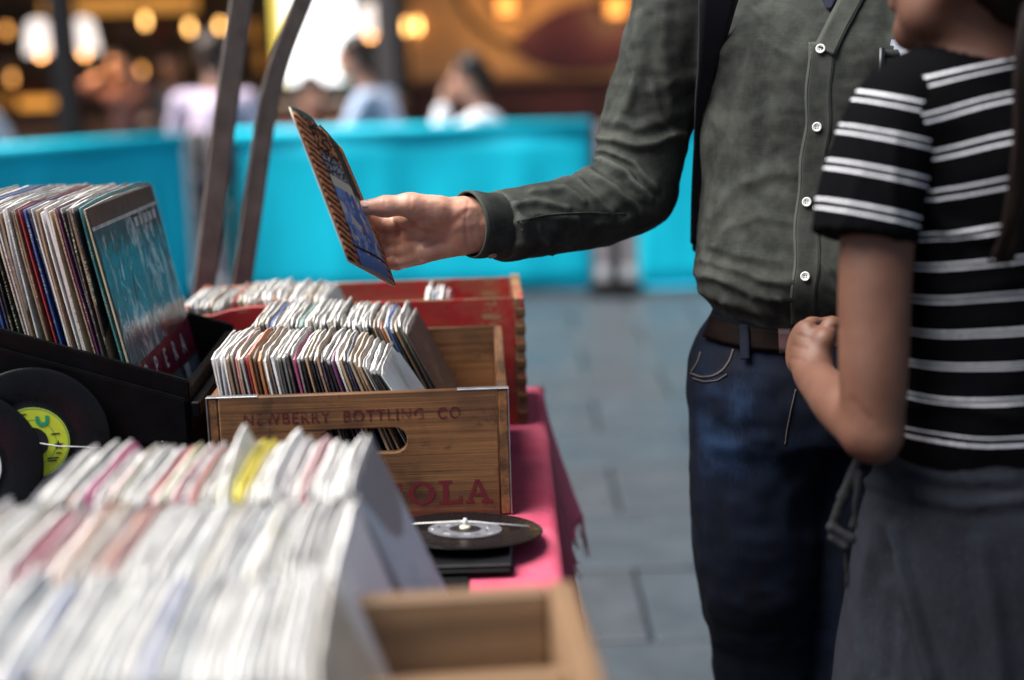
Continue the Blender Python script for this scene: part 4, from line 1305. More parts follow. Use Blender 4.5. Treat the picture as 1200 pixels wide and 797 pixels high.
# ================================================================== vinyl singles on show
def disc(name, label, loc, rot, labmat, r=.0905):
    t = thing(name, label, 'record', loc, group='bare vinyl singles on the stall'); t.rotation_euler = rot
    b_ = MB(); b_.lathe([(.0036, .0009), (.043, .0011), (.0445, .0005), (.052, .0004), (.0535, .0009), (r - .004, .0009), (r - .001, .0006), (r, 0), (r - .001, -.0006), (r - .004, -.0009), (.0036, -.0009), (.0036, .0009)], 72)
    b_.build('disc', m_vinyl, t)
    b_ = MB(); b_.lathe([(.0037, .00125), (.0428, .00125)], 48, smooth=False, cap=False); b_.build('label', labmat, t)
    b_ = MB(); b_.lathe([(.0125, .00145), (.0190, .00145)], 40, smooth=False)
    return t
CSP = Vector((-.385, 1.70, 0))
d1 = disc('vinyl_record', 'upright vinyl single with a yellow and green label hanging on the black case', at(38, 519, 1.648), (R(82), 0, R(15)), m_lab_y)
b_ = MB(); b_.lathe([(.0036, .0016), (.0185, .0016)], 36, smooth=False, cap=False); b_.build('label_centre', m_blackink, d1)
b_ = MB()
for (r0, w) in ((.0408, .0009), (.0270, .0007)):
    b_.lathe([(r0, .0015), (r0 + w, .0015)], 48, smooth=False, cap=False)
b_.build('label_ring', m_green, d1)
b_ = MB()
def arcp(cx, cy, r0, r1, a0, a1, z, n=14):
    for i in range(n):
        a, c = R(a0 + (a1 - a0) * i / n), R(a0 + (a1 - a0) * (i + 1) / n)
        b_.poly([(cx + r1 * math.cos(a), cy + r1 * math.sin(a), z), (cx + r1 * math.cos(c), cy + r1 * math.sin(c), z), (cx + r0 * math.cos(c), cy + r0 * math.sin(c), z), (cx + r0 * math.cos(a), cy + r0 * math.sin(a), z)][::-1])
arcp(.0135, .0262, .0035, .0078, 180, 360, .0019)
b_.poly([(.0057, .026, .0019), (.0100, .026, .0019), (.0100, .0315, .0019), (.0057, .0315, .0019)]); b_.poly([(.0170, .026, .0019), (.0213, .026, .0019), (.0213, .0315, .0019), (.0170, .0315, .0019)])
b_.build('label_logo', m_green, d1)
st = []
for i in range(10):
    a = R(90 + 36 * i); rr_ = .0062 if i % 2 == 0 else .0026
    st.append((.0295 + rr_ * math.cos(a), -.0055 + rr_ * math.sin(a), .0019))
b_ = MB(); b_.poly(st); b_.build('label_star', m_blackink, d1)
for (x, y, w_) in ((-.010, .0350, .012), (.027, .0085, .010), (.022, -.0205, .013), (.021, -.0235, .010), (.029, -.0150, .006)):
    q = MB(); q.box((-w_ / 2, -.0008, 0), (w_ / 2, .0008, .0001)); q.build('label_print', m_blackink, d1, loc=(x, y, .0017))
d1s = MB(); d1s.lathe([(.0045, .001), (.0045, .006), (.0025, .009), (0, .0095)], 14); d1s.build('peg', m_peg, d1)
d1s = MB(); d1s.tube([(.002, .001, .006), (.03, -.0065, .0065), (.078, -.013, .005)], .0008, 6); d1s.build('string', m_string, d1)
d2 = disc('vinyl_record', 'upright vinyl single with a white label, cut off by the left edge', at(-44, 549, 1.600), (R(80), 0, R(17)), m_lab_w)
d3 = disc('vinyl_record', 'vinyl single with a silver label lying flat before the lettered crate', at(545, 621, 1.570), (R(-6), R(2), 0), m_lab_s)
for dd in (d3,):
    q = MB(); q.lathe([(.0036, .0014), (.018, .0016), (.0185, .0014)], 36); q.build('label_centre', m_blackink, dd)
    q = MB(); q.lathe([(.0065, .0012), (.0065, .0042), (.005, .0052), (0, .0054)], 16); q.build('peg', m_peg, dd)
    q = MB(); q.lathe([(.0028, .005), (.0028, .011), (.0018, .0135), (0, .0137)], 10); q.build('spindle', surf('clear_plastic_peg', (.6, .62, .65), .15), dd)
    q = MB(); q.tube([(-.08, .012, .003), (-.003, -.001, .0105), (.075, .006, .003)], .0008, 6); q.build('string', m_string, dd)
    for k in range(16):
        a = R(k * 22.5 + 6); q = MB(); q.box((-.004, -.0006, 0), (.004, .0006, .0002), M=Matrix.Rotation(a, 4, 'Z') @ Matrix.Translation((.026 + .006 * (k % 3), 0, .0015)) @ Matrix.Rotation(PI / 2, 4, 'Z')); q.build('label_print', m_blackink if k % 2 else m_lab_w, dd)
zd = d3.location.z
bx = thing('display_block', 'small black block under the silver label single', 'block', (d3.location.x - .02, 1.52, TZ + .0045))
cbox('block', (-.065, -.055, 0), (.075, .075, zd - TZ - .0125), m_blackcase, .004, bx); cbox('block_lid', (-.063, -.053, zd - TZ - .012), (.073, .073, zd - TZ - .009), m_blackmetal, .001, bx)

mt = thing('bounce_cut_mat', 'black felt mat added over the pink cloth to cut its bounce on crate and case', 'mat', (-.62, 1.50, TZ + .0016))  # mat added to keep pink bounce light off the crate and case fronts
cbox('mat_sheet', (-.62, -.135, 0), (.565, .155, .0022), m_felt, .0008, mt)

# ================================================================== bent steel bars behind the stall
def flatbar(label, pts, w, t, ang):
    """pts: world centre line from bottom to top"""
    b_ = MB(); ca, sa = math.cos(ang), math.sin(ang)
    rows = []
    for p in pts:
        p = Vector(p); u = Vector((ca, sa, 0)); v = Vector((-sa, ca, 0)); c = .0035
        ring = [(-w / 2 + c, -t / 2), (w / 2 - c, -t / 2), (w / 2, -t / 2 + c), (w / 2, t / 2 - c), (w / 2 - c, t / 2), (-w / 2 + c, t / 2), (-w / 2, t / 2 - c), (-w / 2, -t / 2 + c)]
        rows.append([p + u * a + v * d for a, d in ring])
    n = len(rows[0]); vs = [q for r_ in rows for q in r_]
    fs = [(i * n + k, i * n + (k + 1) % n, (i + 1) * n + (k + 1) % n, (i + 1) * n + k) for i in range(len(rows) - 1) for k in range(n)]
    fs += [tuple(range(n))[::-1], tuple((len(rows) - 1) * n + k for k in range(n))]
    b_.add(vs, fs)
    return tag(b_.build('steel_bar', m_bar), label, 'bar', 'bent steel bars behind the stall')
DB = 2.45
def spl(P, n=40):
    P = [Vector(p) for p in P]; out = []
    for i in range(len(P) - 1):
        p0, p1, p2, p3 = P[max(i - 1, 0)], P[i], P[i + 1], P[min(i + 2, len(P) - 1)]
        for k in range(n // (len(P) - 1)):
            t = k / (n // (len(P) - 1))
            out.append(.5 * ((2 * p1) + (p2 - p0) * t + (2 * p0 - 5 * p1 + 4 * p2 - p3) * t * t + (3 * p1 - p0 - 3 * p2 + p3) * t ** 3))
    return out + [P[-1]]
b1 = [at(x, y, DB) for x, y in ((218, 600), (242, 315), (258, 180), (270, 90), (283, 0), (312, -200), (330, -330))]
b1[0] = b1[1] + (b1[1] - b1[3]) * (b1[1].z / (b1[3].z - b1[1].z))
flatbar('left and straighter of the two grey brown steel bars', spl(b1), .040, .012, R(14))
b2 = [at(x, y, DB + .03) for x, y in ((268, 600), (286, 315), (302, 200), (313, 130), (328, 70), (355, 0), (420, -160), (500, -330))]
b2[0] = b2[1] + (b2[1] - b2[3]) * (b2[1].z / (b2[3].z - b2[1].z))
flatbar('right and more bent of the two grey brown steel bars', spl(b2), .036, .012, R(10))
# ================================================================== PEOPLE
def V3(*a): return np.array(a, float)
def head_prims(c, face, s=1.0, jaw=1.0):
    """c: head centre, face: yaw of the face direction (0 = -Y), returns soft solids"""
    M = Matrix.Rotation(face, 4, 'Z')
    def w(x, y, z): return Vector(c) + (M @ Vector((x, y, z))) * s
    pr = [ellipsoid(w(0, .012, .035), V3(.077, .096, .090) * s, M), ellipsoid(w(0, -.025, -.035), V3(.062, .070, .082) * s, M),
          capsule(w(-.038, -.03, -.075), w(.038, -.03, -.075), .030 * s * jaw), capsule(w(-.012, -.070, -.098), w(.012, -.070, -.098), .018 * s),
          capsule(w(-.058, .015, -.045), w(-.020, -.062, -.094), .020 * s, .017 * s), capsule(w(.058, .015, -.045), w(.020, -.062, -.094), .020 * s, .017 * s),
          (*capsule(w(0, -.092, .022), w(0, -.112, -.018), .010 * s, .014 * s), .008), (*capsule(w(-.012, -.098, -.022), w(.012, -.098, -.022), .009 * s), .006),
          (*capsule(w(-.018, -.086, -.052), w(.018, -.086, -.052), .0085 * s), .005), (*capsule(w(-.016, -.086, -.066), w(.016, -.086, -.066), .0095 * s), .005),
          (*capsule(w(-.04, -.078, .036), w(.04, -.078, .036), .014 * s), .012),
          (*ellipsoid(w(-.080, .012, -.005), V3(.010, .020, .033) * s, M), .006), (*ellipsoid(w(.080, .012, -.005), V3(.010, .020, .033) * s, M), .006)]
    return pr, w
def eyes(parent, w, s=1.0, iris=(.03, .015, .01)):
    for sx in (-1, 1):
        for nm, rr_, off, mt in (('eye', .0125, 0, surf('eye_white', (.7, .68, .66), .2)), ('iris', .0065, -.0078, surf('iris', iris, .2))):
            q = MB(); q.lathe([(0, -rr_ * s)] + [(rr_ * s * math.sin(a), -rr_ * s * math.cos(a)) for a in np.linspace(.25, PI - .25, 8)] + [(0, rr_ * s)], 12)
            o = q.build(nm, mt, parent); o.location = w(sx * .031, -.0735 + off, .014) 

# ------------------------------------------------------------------ the man
man = thing('person', 'man in a dark green linen shirt and jeans holding a sleeve over the crates', 'person', (.43, 1.93, 0))
def mp(o):                                    # child of man whose mesh is in world coordinates
    o.location = -Vector(man.location); return o
def hand_finger(P, R_, k=.006):
    return [(*capsule(P[i], P[i + 1], R_[i], R_[i + 1]), k) for i in range(len(P) - 1)]
W = lambda x, y, d: at(x, y, d)
elb = W(750, 222, 1.975); wri = W(562, 263, 1.815); shl = W(797, -24, 1.985)
fore = [(*chain([W(660, 258, 1.89), W(592, 262, 1.835), W(562, 263, 1.815), W(536, 265, 1.806)], [.038, .0325, .0315, .0310], 4, ((.2, 1, .1), .76)), .02)]
hp = list(fore)
# palm and its pads
hp += [(*capsule(W(552, 258, 1.81), W(492, 262, 1.818), .0265, .026, ((.1, 1, .0), .60)), .016), (*capsule(W(552, 276, 1.812), W(490, 288, 1.822), .0215, .0225, ((.1, 1, .0), .66)), .016),
       (*capsule(W(540, 250, 1.797), W(494, 248, 1.788), .0185, .0180), .014), (*capsule(W(500, 254, 1.80), W(470, 256, 1.812), .0150, .0105), .014),     # thenar pad
       (*capsule(W(540, 284, 1.803), W(500, 296, 1.803), .0125, .013), .012)]      # heel under the little finger
th = [W(512, 245, 1.788), W(481, 240, 1.777), W(451, 242, 1.772), W(426, 243.5, 1.773)]
hp += hand_finger(th, [.0170, .0138, .0120, .0094], .009)
fing = [([W(487, 264, 1.826), W(442, 260, 1.828), W(418, 253, 1.795), W(405, 246, 1.748)], [.0132, .0108, .0090, .0072]),
        ([W(487, 279, 1.828), W(441, 279, 1.840), W(419, 275, 1.795), W(406, 268, 1.742)], [.0128, .0108, .0092, .0074]),
        ([W(489, 292, 1.822), W(449, 296, 1.838), W(428, 294, 1.798), W(414, 289, 1.748)], [.0115, .0094, .0082, .0068]),
        ([W(493, 301, 1.815), W(464, 309, 1.832), W(446, 309, 1.803), W(431, 305, 1.765)], [.0102, .0082, .0072, .0060])]
for P, Rr in fing: hp += hand_finger(P, Rr, .0045)
hV, hQ = blend(hp, .0018, .012)
hN = normals(hV, hQ); X2 = proj(hV)
vis = hN[:, 1] < .25
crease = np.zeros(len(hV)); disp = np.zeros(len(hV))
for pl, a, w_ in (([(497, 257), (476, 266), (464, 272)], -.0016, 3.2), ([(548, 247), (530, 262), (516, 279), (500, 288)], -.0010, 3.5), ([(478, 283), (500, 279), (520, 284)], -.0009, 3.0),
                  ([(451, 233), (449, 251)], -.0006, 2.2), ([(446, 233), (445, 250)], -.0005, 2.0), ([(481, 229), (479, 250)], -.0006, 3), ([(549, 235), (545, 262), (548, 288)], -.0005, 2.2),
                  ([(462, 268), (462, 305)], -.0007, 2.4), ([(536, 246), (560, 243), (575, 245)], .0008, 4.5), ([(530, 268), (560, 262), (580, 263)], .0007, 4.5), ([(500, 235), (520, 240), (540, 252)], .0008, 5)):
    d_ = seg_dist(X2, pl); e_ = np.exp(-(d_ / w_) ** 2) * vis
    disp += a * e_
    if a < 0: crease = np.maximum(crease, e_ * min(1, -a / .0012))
disp += .00045 * fbm(hV * 90, 3, 3)
hV = hV + hN * disp[:, None]
# the rest of the body, mostly under the clothes
YAW = R(-20)
mh, mw = head_prims((.415, 1.885, 1.615), R(-35))
bp = mh + [(*capsule((.43, 1.94, 1.38), (.42, 1.905, 1.53), .058, .055), .03), (stack([(.92, .43, 1.93, .145, .10), (1.1, .43, 1.93, .145, .095), (1.3, .43, 1.94, .155, .10), (1.40, .43, 1.95, .12, .075), (1.43, .43, 1.95, .07, .05)], YAW)[0], V3(.2, 1.75, .9), V3(.66, 2.12, 1.46), .03),
     capsule(shl, elb, .038, .034), capsule(elb, W(640, 258, 1.875), .034, .032),
     capsule((.63, 1.88, 1.36), (.70, 1.86, 1.08), .042, .036), capsule((.70, 1.86, 1.08), (.68, 1.74, .88), .034, .026), (*capsule((.68, 1.74, .88), (.675, 1.70, .79), .024, .020), .015),
     capsule((.36, 1.94, .93), (.345, 1.95, .50), .075, .05), capsule((.345, 1.95, .50), (.345, 1.97, .09), .05, .035), capsule((.50, 1.91, .93), (.515, 1.92, .50), .075, .05), capsule((.515, 1.92, .50), (.515, 1.94, .09), .05, .035)]
bV, bQ = blend(bp, .0075, .02)
V, Q = join_np([(hV, hQ), (bV, bQ)])
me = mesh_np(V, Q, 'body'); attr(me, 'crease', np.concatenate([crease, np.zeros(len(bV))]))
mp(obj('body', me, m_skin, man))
# thumbnail
q = MB(); tc_ = W(430, 240.5, 1.762)
def patch(center, u, v, n, su, sv, bulge, mat, name, parent, k=6):
    q = MB(); rows = []
    for i in range(k + 1):
        a = -1 + 2 * i / k
        rows.append([Vector(center) + u * su * a * math.sqrt(max(0, 1 - .3 * b * b)) + v * sv * b * math.sqrt(max(0, 1 - .35 * a * a)) + n * bulge * (1 - .6 * a * a - .8 * b * b) for b in np.linspace(-1, 1, k + 1)])
    q.ribbon(rows); return obj(name, solidify(q.mesh(), .0008, 0), mat, parent)
u_ = (th[2] - th[3]).normalized(); n_ = Vector((-.1, -.75, .66)).normalized(); v_ = u_.cross(n_).normalized(); n_ = v_.cross(u_).normalized()
if n_.y > 0: n_ = -n_
mp(patch(th[3] + u_ * .0045 + n_ * .0082, u_, v_, n_, .0062, .0058, .0012, m_nail, 'thumbnail', man))
# hair for the head that is out of the picture
hairp = [ellipsoid(mw(0, .028, .062), V3(.084, .098, .080)), ellipsoid(mw(0, .062, .0), V3(.074, .055, .075))]
hv, hq = blend(hairp, .006, .02); hv = hv + normals(hv, hq) * (.004 * fbm(hv * 60, 4, 3))[:, None]
mp(obj('hair', mesh_np(hv, hq), m_hair3, man)); 
for o in (): pass
eyes(man, lambda x, y, z: mw(x, y, z) - Vector(man.location))

# shirt
SH = .0042
tors = stack([(.955, .432, 1.915, .148, .112), (.975, .430, 1.915, .158, .120), (1.00, .430, 1.912, .174, .138), (1.03, .430, 1.912, .180, .146), (1.07, .432, 1.915, .176, .142), (1.14, .433, 1.92, .168, .134), (1.24, .435, 1.925, .172, .134), (1.32, .437, 1.93, .182, .132), (1.37, .437, 1.94, .178, .115), (1.41, .435, 1.95, .135, .085), (1.445, .432, 1.95, .08, .062)], YAW, 2.3)
sp_ = [tors, (*chain([W(806, -24, 1.985), W(787, 40, 1.985), W(757, 150, 1.990), W(742, 214, 1.978), W(706, 240, 1.945), W(640, 257, 1.885), W(586, 265, 1.835)], [.066, .0630, .0635, .0605, .0555, .0485, .0455]), .014), (*ellipsoid(W(752, 236, 1.965), (.035, .035, .03)), .03),
       (*capsule((.625, 1.89, 1.36), (.69, 1.87, 1.10), .062, .058), .04), (*capsule((.69, 1.87, 1.10), (.672, 1.75, .90), .054, .042), .03)]
ax_c = (W(640, 256, 1.885) - W(590, 265, 1.838)).normalized(); cut_p = W(584, 266, 1.833)
def shirt_cut(P):
    P = np.asarray(P)
    near = np.linalg.norm(P - np.array(cut_p), axis=1) < .12
    d_ = -((P - np.array(cut_p)) @ np.array(ax_c))
    ck = .062 - np.linalg.norm((P - np.array((.424, 1.90, 1.452))) * np.array([1, .9, .8]), axis=1)      # neck opening
    return np.maximum(np.where(near, d_, -1), ck)
sV, sQ = blend(sp_, SH, .03, cut=shirt_cut)
sN = normals(sV, sQ); X2 = proj(sV); front = np.clip((-sN[:, 1] + .15) * 3, 0, 1)
disp = np.zeros(len(sV))
arm = ((X2[:, 0] < 800) | ((X2[:, 0] < 822) & (X2[:, 1] < 190))) & (sV[:, 0] < .30)
def fold(pl, a, w_, mask=None):
    global disp
    d_ = seg_dist(X2 + np.stack([vnoise(sV * 45, 5), vnoise(sV * 45, 6)], 1) * 2.5, pl)
    r_ = ridge(d_, w_ * .9) * a * (1.15 if mask is AM else .75) * front
    if mask is not None: r_ = r_ * mask
    disp += r_
AM = arm.astype(float); TM = (1 - AM) * (1 - np.exp(-(seg_dist(X2, [(966, 30), (958, 149), (948, 237), (944, 324), (941, 384)]) / 20) ** 2))
for pl, a, w_ in (([(670, 184), (692, 184), (735, 203), (762, 234)], .0062, 6), ([(692, 160), (722, 163), (748, 172), (800, 156)], .0055, 7), ([(675, 174), (712, 176), (745, 193), (770, 222)], .0045, 5), ([(652, 196), (690, 200), (722, 222), (748, 246)], .0055, 6),
                  ([(640, 206), (676, 210), (704, 234), (716, 252)], .0042, 5), ([(690, 190), (720, 204), (748, 226)], -.0035, 4), ([(620, 224), (660, 220), (684, 236)], .0034, 6), ([(604, 240), (630, 234), (664, 246)], .0032, 5), ([(596, 262), (630, 252), (676, 258)], .0028, 5),
                  ([(628, 262), (634, 280), (648, 298)], .0024, 4), ([(596, 288), (630, 282), (668, 288)], .0022, 5), ([(700, 262), (726, 258), (752, 250)], .0030, 6), ([(712, 140), (745, 148), (790, 138), (815, 122)], .0026, 8), ([(722, 96), (760, 104), (812, 92)], .0016, 9),
                  ([(748, 20), (752, 70), (736, 120), (722, 150)], .0028, 9), ([(780, 0), (776, 60), (786, 130)], .0024, 9), ([(764, 100), (772, 140), (788, 160)], .0022, 7), ([(735, 60), (742, 90), (738, 130)], .0018, 6)):
    fold(pl, a, w_, AM)
for pl, a, w_ in (([(812, 318), (850, 330), (900, 350), (940, 352)], .0050, 8), ([(815, 340), (850, 352), (905, 368)], .0045, 7), ([(812, 302), (846, 308), (900, 330), (936, 330)], .0035, 7), ([(830, 285), (870, 300), (925, 306)], .0025, 7),
                  ([(836, 252), (862, 222), (905, 200), (940, 205)], .0034, 11), ([(832, 130), (856, 165), (875, 210)], .0030, 10), ([(905, 120), (925, 180), (930, 240)], .0022, 9), ([(846, 60), (885, 40), (940, 72)], .0030, 10),
                  ([(875, 0), (905, 30), (948, 60)], .0030, 9), ([(850, 270), (890, 252), (938, 262)], .0022, 7), ([(960, 90), (985, 100), (1030, 104)], .0026, 8), ([(952, 180), (975, 172), (1000, 176)], .0022, 7), ([(850, 352), (870, 372)], .0040, 6), ([(880, 350), (898, 376)], .0036, 6), ([(915, 350), (925, 378)], .0032, 6), ([(960, 300), (980, 340)], .0026, 7)):
    fold(pl, a, w_, TM)
ad_ = np.array((W(590, 265, 1.838) - W(742, 216, 1.975)).normalized())
sA = sV @ ad_
disp += AM * .0016 * fbm(np.stack([sV @ ad_ * 10, sV[:, 1] * 16, sV[:, 2] * 26], 1), 21, 3) + AM * .0004 * fbm(sV * 60, 9, 2)
disp += TM * (.0026 * fbm(sV * np.array([11, 11, 15]), 31, 3) + .0004 * fbm(sV * 60, 8, 2))
rg = fbm(sV * np.array([12., 12., 17.]) + 1.3 * np.stack([vnoise(sV * 9, 41)] * 3, 1), 43, 2)
disp += (.0010 * AM + .0008 * TM) * (1 - 2 * np.abs(rg)).clip(-.4, 1)
disp += .00075 * (1 - 2 * np.abs(fbm(sV * np.array([26., 26., 34.]) + .8 * np.stack([vnoise(sV * 14, 47)] * 3, 1), 49, 3))).clip(-.5, 1)
sV2 = sV + sN * disp[:, None]
sV2 = relax(sV2, sQ, 1, .35)
mp(obj('shirt', mesh_np(sV2, sQ), m_linen, man))
bvh = BVHTree.FromPolygons([tuple(v) for v in sV2], [tuple(map(int, f)) for f in sQ])
ORI = Vector((0, 0, H_CAM))
def hit(x, y, tree=None):
    d_ = (W(x, y, 1.0) - ORI).normalized()
    h_ = (tree or bvh).ray_cast(ORI, d_)
    if h_[0] is None: return None, None
    n = h_[1]
    if n.dot(d_) > 0: n = -n
    return h_[0], n
def drape(center, widths, off, thick, mat, name, parent=None, tree=None, nw=5, bulge=0.0, lab=None):
    """strip that lies on the cloth: centre line in the picture of the front, world offset off"""
    rows = []
    C_ = [np.array(c, float) for c in center]
    for i, c in enumerate(C_):
        t = C_[min(i + 1, len(C_) - 1)] - C_[max(i - 1, 0)]; t /= np.linalg.norm(t); n2 = np.array([-t[1], t[0]])
        w_ = widths[i] if isinstance(widths, (list, tuple)) else widths
        row = []
        for k in range(nw):
            a = -1 + 2 * k / (nw - 1)
            p_, n = hit(*(c + n2 * a * w_ / 2), tree)
            if p_ is None: row = None; break
            row.append(p_ + n * (off + bulge * (1 - a * a)))
        if row: rows.append(row)
    if len(rows) < 2: return None
    # settle jitter along the strip
    for it in range(2):
        rows = [[(rows[max(i - 1, 0)][k] + rows[i][k] * 2 + rows[min(i + 1, len(rows) - 1)][k]) / 4 for k in range(nw)] for i in range(len(rows))]
    q = MB(); q.ribbon(rows)
    o = obj(name, solidify(q.mesh(), thick, 0), mat, parent)
    if lab: o['label'] = lab
    return o
def lerp_line(pts, n):
    P = np.array(pts, float); s = np.concatenate([[0], np.cumsum(np.linalg.norm(np.diff(P, axis=0), axis=1))])
    q = np.linspace(0, s[-1], n)
    return np.stack([np.interp(q, s, P[:, 0]), np.interp(q, s, P[:, 1])], 1)
pk = lerp_line([(963, 47), (962, 58), (958, 149), (948, 237), (944, 324), (941, 384)], 60)
pk2 = pk + np.stack([1.4 * np.sin(np.arange(60) * .45), np.zeros(60)], 1)
mp(drape(pk2, 31, .0006, .0009, m_linen, 'placket', man, nw=7))
for s in (-1, 1):
    o = drape(pk2 + np.array([s * 12.5, 0]), 1.2, .0009, .0005, m_seam, 'placket_stitching', man, nw=3)
    if o: mp(o)
for (x, y) in ((962, 58), (958, 149), (946, 237), (944, 324)):
    p_, n = hit(x, y)
    Mx = Matrix.Translation(p_ + n * .0030) @ n.to_track_quat('Z', 'Y').to_matrix().to_4x4()
    q = MB(); q.lathe([(.0, 0), (.0058, 0), (.0062, .0009), (.0058, .0019), (.0046, .0019), (.0038, .0012), (0, .0012)], 20)
    b_o = q.build('button', m_pearl, man); b_o.matrix_local = Matrix.Translation(-Vector(man.location)) @ Mx
    q = MB()
    for hx in (-1, 1):
        for hy in (-1, 1): q.lathe([(.0008, .0011), (.0008, .00145), (0, .0015)], 6, M=Matrix.Translation((hx * .0014, hy * .0014, 0)))
    q.build('thread_hole', m_navy, b_o)
# collar band and fronts
for pts, w0 in (([(966, 62), (984, 26), (1000, -4), (1010, -24)], 26),):
    o = drape(lerp_line(pts, 22), w0, .0035 if w0 > 20 else .0010, .0018 if w0 > 20 else .0008, m_linen, 'collar', man, nw=6)
    if o: mp(o)
    o = None if w0 < 20 else drape(lerp_line(pts, 22) + np.array([9, 5]), 1.2, .0048, .0006, m_seam, 'collar_stitching', man, nw=3)
    if o: mp(o)
o = drape(lerp_line([(972, 14), (972, -16)], 8), [3, 7, 12, 17, 22, 26, 30, 34], .0040, .001, m_navy, 'undershirt', man, nw=5)
if o: mp(o)
# breast pocket, pen, folded papers
o = drape(lerp_line([(1068, 62), (1068, 150)], 20), 78, .0015, .0013, m_linen, 'pocket', man, nw=9)
if o: mp(o)
o = drape(lerp_line([(1030, 63), (1106, 63)], 14), 9, .0026, .001, m_seam, 'pocket_hem', man, nw=3)
if o: mp(o)
# seams of the shirt
for pts in ([(826, 100), (832, 60), (846, 10), (852, -20)], [(930, 60), (926, 150), (918, 240), (914, 330)][:0] or [(742, 30), (748, 90), (742, 150)][:0] or [(735, 251), (690, 249), (640, 252), (604, 260)]):
    o = drape(lerp_line(pts, 30), 1.8, .0008, .0012, m_seam, 'seam', man, nw=3)
    if o: mp(o)
# cuff: a band with thickness round the wrist
cu_ax = (W(640, 256, 1.885) - W(590, 265, 1.838)).normalized()
up = (Vector((0, 0, 1)) - cu_ax * cu_ax.z).normalized(); sd = cu_ax.cross(up).normalized()
c0 = W(549, 263, 1.800); c1 = W(594, 265, 1.842)
def cuffring(c, ra, rb, nz, n=44, ph=0):
    return [c + up * (math.cos(2 * PI * k / n) * ra * (1 + nz * math.sin(3 * 2 * PI * k / n + ph))) + sd * (math.sin(2 * PI * k / n) * rb * (1 + nz * math.sin(2 * 2 * PI * k / n + ph))) for k in range(n)]
rings = []
for i in range(9):
    t = i / 8
    rings.append(cuffring(c0.lerp(c1, t), .0420 - .001 * t + .0008 * math.sin(t * 9), .036, .02, ph=t * 1.3))
vs = [p for r_ in rings for p in r_]; n = 44
fs = [(i * n + k, i * n + (k + 1) % n, (i + 1) * n + (k + 1) % n, (i + 1) * n + k) for i in range(8) for k in range(n)]
q = MB(); q.add(vs, fs, 0, True)
mp(obj('cuff', solidify(q.mesh(), .0024, 0), m_linen, man))
q = MB(); q.tube(cuffring(c0.lerp(c1, .07), .0432, .0378, .02, ph=.1) , .0006, 5, cap=False); mp(q.build('cuff_stitching', m_seam, man))
q = MB(); q.tube(cuffring(c0.lerp(c1, .97), .0425, .0372, .02, ph=1.26), .0010, 5, cap=False); mp(q.build('cuff_seam', m_seam, man))
cb_ = c0.lerp(c1, .30) - up * .0350 + sd * (-.020 if sd.y > 0 else .020)
nrm = (cb_ - c0.lerp(c1, .42)).normalized()
q = MB(); q.lathe([(0, 0), (.0058, 0), (.006, .001), (.0055, .002), (0, .0018)], 16)
bo = q.build('button', surf('brown_button', (.30, .20, .14), .3), man); bo.matrix_local = Matrix.Translation(-Vector(man.location)) @ Matrix.Translation(cb_ + nrm * .003) @ nrm.to_track_quat('Z', 'Y').to_matrix().to_4x4()

# jeans
jp = [stack([(.80, .432, 1.925, .155, .125), (.86, .432, 1.92, .170, .132), (.92, .432, 1.918, .162, .122), (.965, .431, 1.916, .152, .112), (.985, .431, 1.916, .148, .108)], YAW, 2.4),
      (*chain([(.352, 1.925, .86), (.346, 1.93, .62), (.362, 1.95, .44), (.378, 1.97, .09)], [.110, .096, .080, .068]), .03), (*chain([(.51, 1.905, .86), (.505, 1.905, .62), (.498, 1.92, .44), (.50, 1.94, .09)], [.102, .090, .079, .068]), .014)]
jV, jQ = blend(jp, .006, .02)
jN = normals(jV, jQ); X2 = proj(jV)
disp = .0032 * fbm(jV * np.array([10., 10., 8.]), 51, 4) + .0026 * (1 - 2 * np.abs(fbm(jV * np.array([9., 9., 13.]), 57, 2))).clip(-.3, 1)
front = np.clip((-jN[:, 1] + .15) * 3, 0, 1)
fade = np.zeros(len(jV))
for pl, a, w_ in (([(812, 470), (850, 452), (900, 455)], .0030, 8), ([(808, 500), (850, 486), (905, 492)], .0030, 8), ([(806, 540), (850, 522), (910, 536)], .0026, 9), ([(800, 590), (840, 580), (890, 600)], .0026, 9), ([(925, 470), (905, 510), (870, 540)], .0030, 9), ([(930, 520), (900, 570), (860, 590)], .0030, 9), ([(815, 660), (850, 650), (890, 670)], .0024, 9), ([(835, 700), (880, 720), (930, 700)], .0026, 9), ([(840, 750), (890, 762), (940, 750)], .0026, 9), ([(935, 560), (942, 640), (945, 740)], -.004, 8)):
    d_ = seg_dist(X2 + 2 * np.stack([vnoise(jV * 40, 7), vnoise(jV * 40, 8)], 1), pl)
    r_ = ridge(d_, w_ * 1.3) * front; disp += a * .35 * r_
    if a > 0: fade = np.maximum(fade, r_ * .10)
fade = np.maximum(fade, (.62 + .5 * fbm(jV * np.array([14., 14., 34.]), 58, 3)) * np.exp(-(((X2[:, 0] - 850) / 36) ** 2 + ((X2[:, 1] - 500) / 75) ** 2)) * front)
jV2 = jV + jN * disp[:, None]
me = mesh_np(jV2, jQ); attr(me, 'fade', fade); mp(obj('jeans', me, m_denim, man))
jb = BVHTree.FromPolygons([tuple(v) for v in jV2], [tuple(map(int, f)) for f in jQ])
for pts, w_ in (([(809, 437), (822, 442), (836, 441), (848, 434), (856, 422), (860, 408)], 1.6), ([(812, 443), (826, 447.5), (841, 446), (853, 438)], 1.2), ([(933, 455), (927, 480), (922, 505), (920, 522)], 1.5), ([(822, 412), (818, 425), (811, 436)], 1.2)):
    o = drape(lerp_line(pts, 26), w_, .0012, .0010, m_thread, 'stitching', man, jb, nw=3)
    if o: mp(o)
bl_ = [(826, 381), (850, 390), (885, 398), (925, 400), (960, 398)]
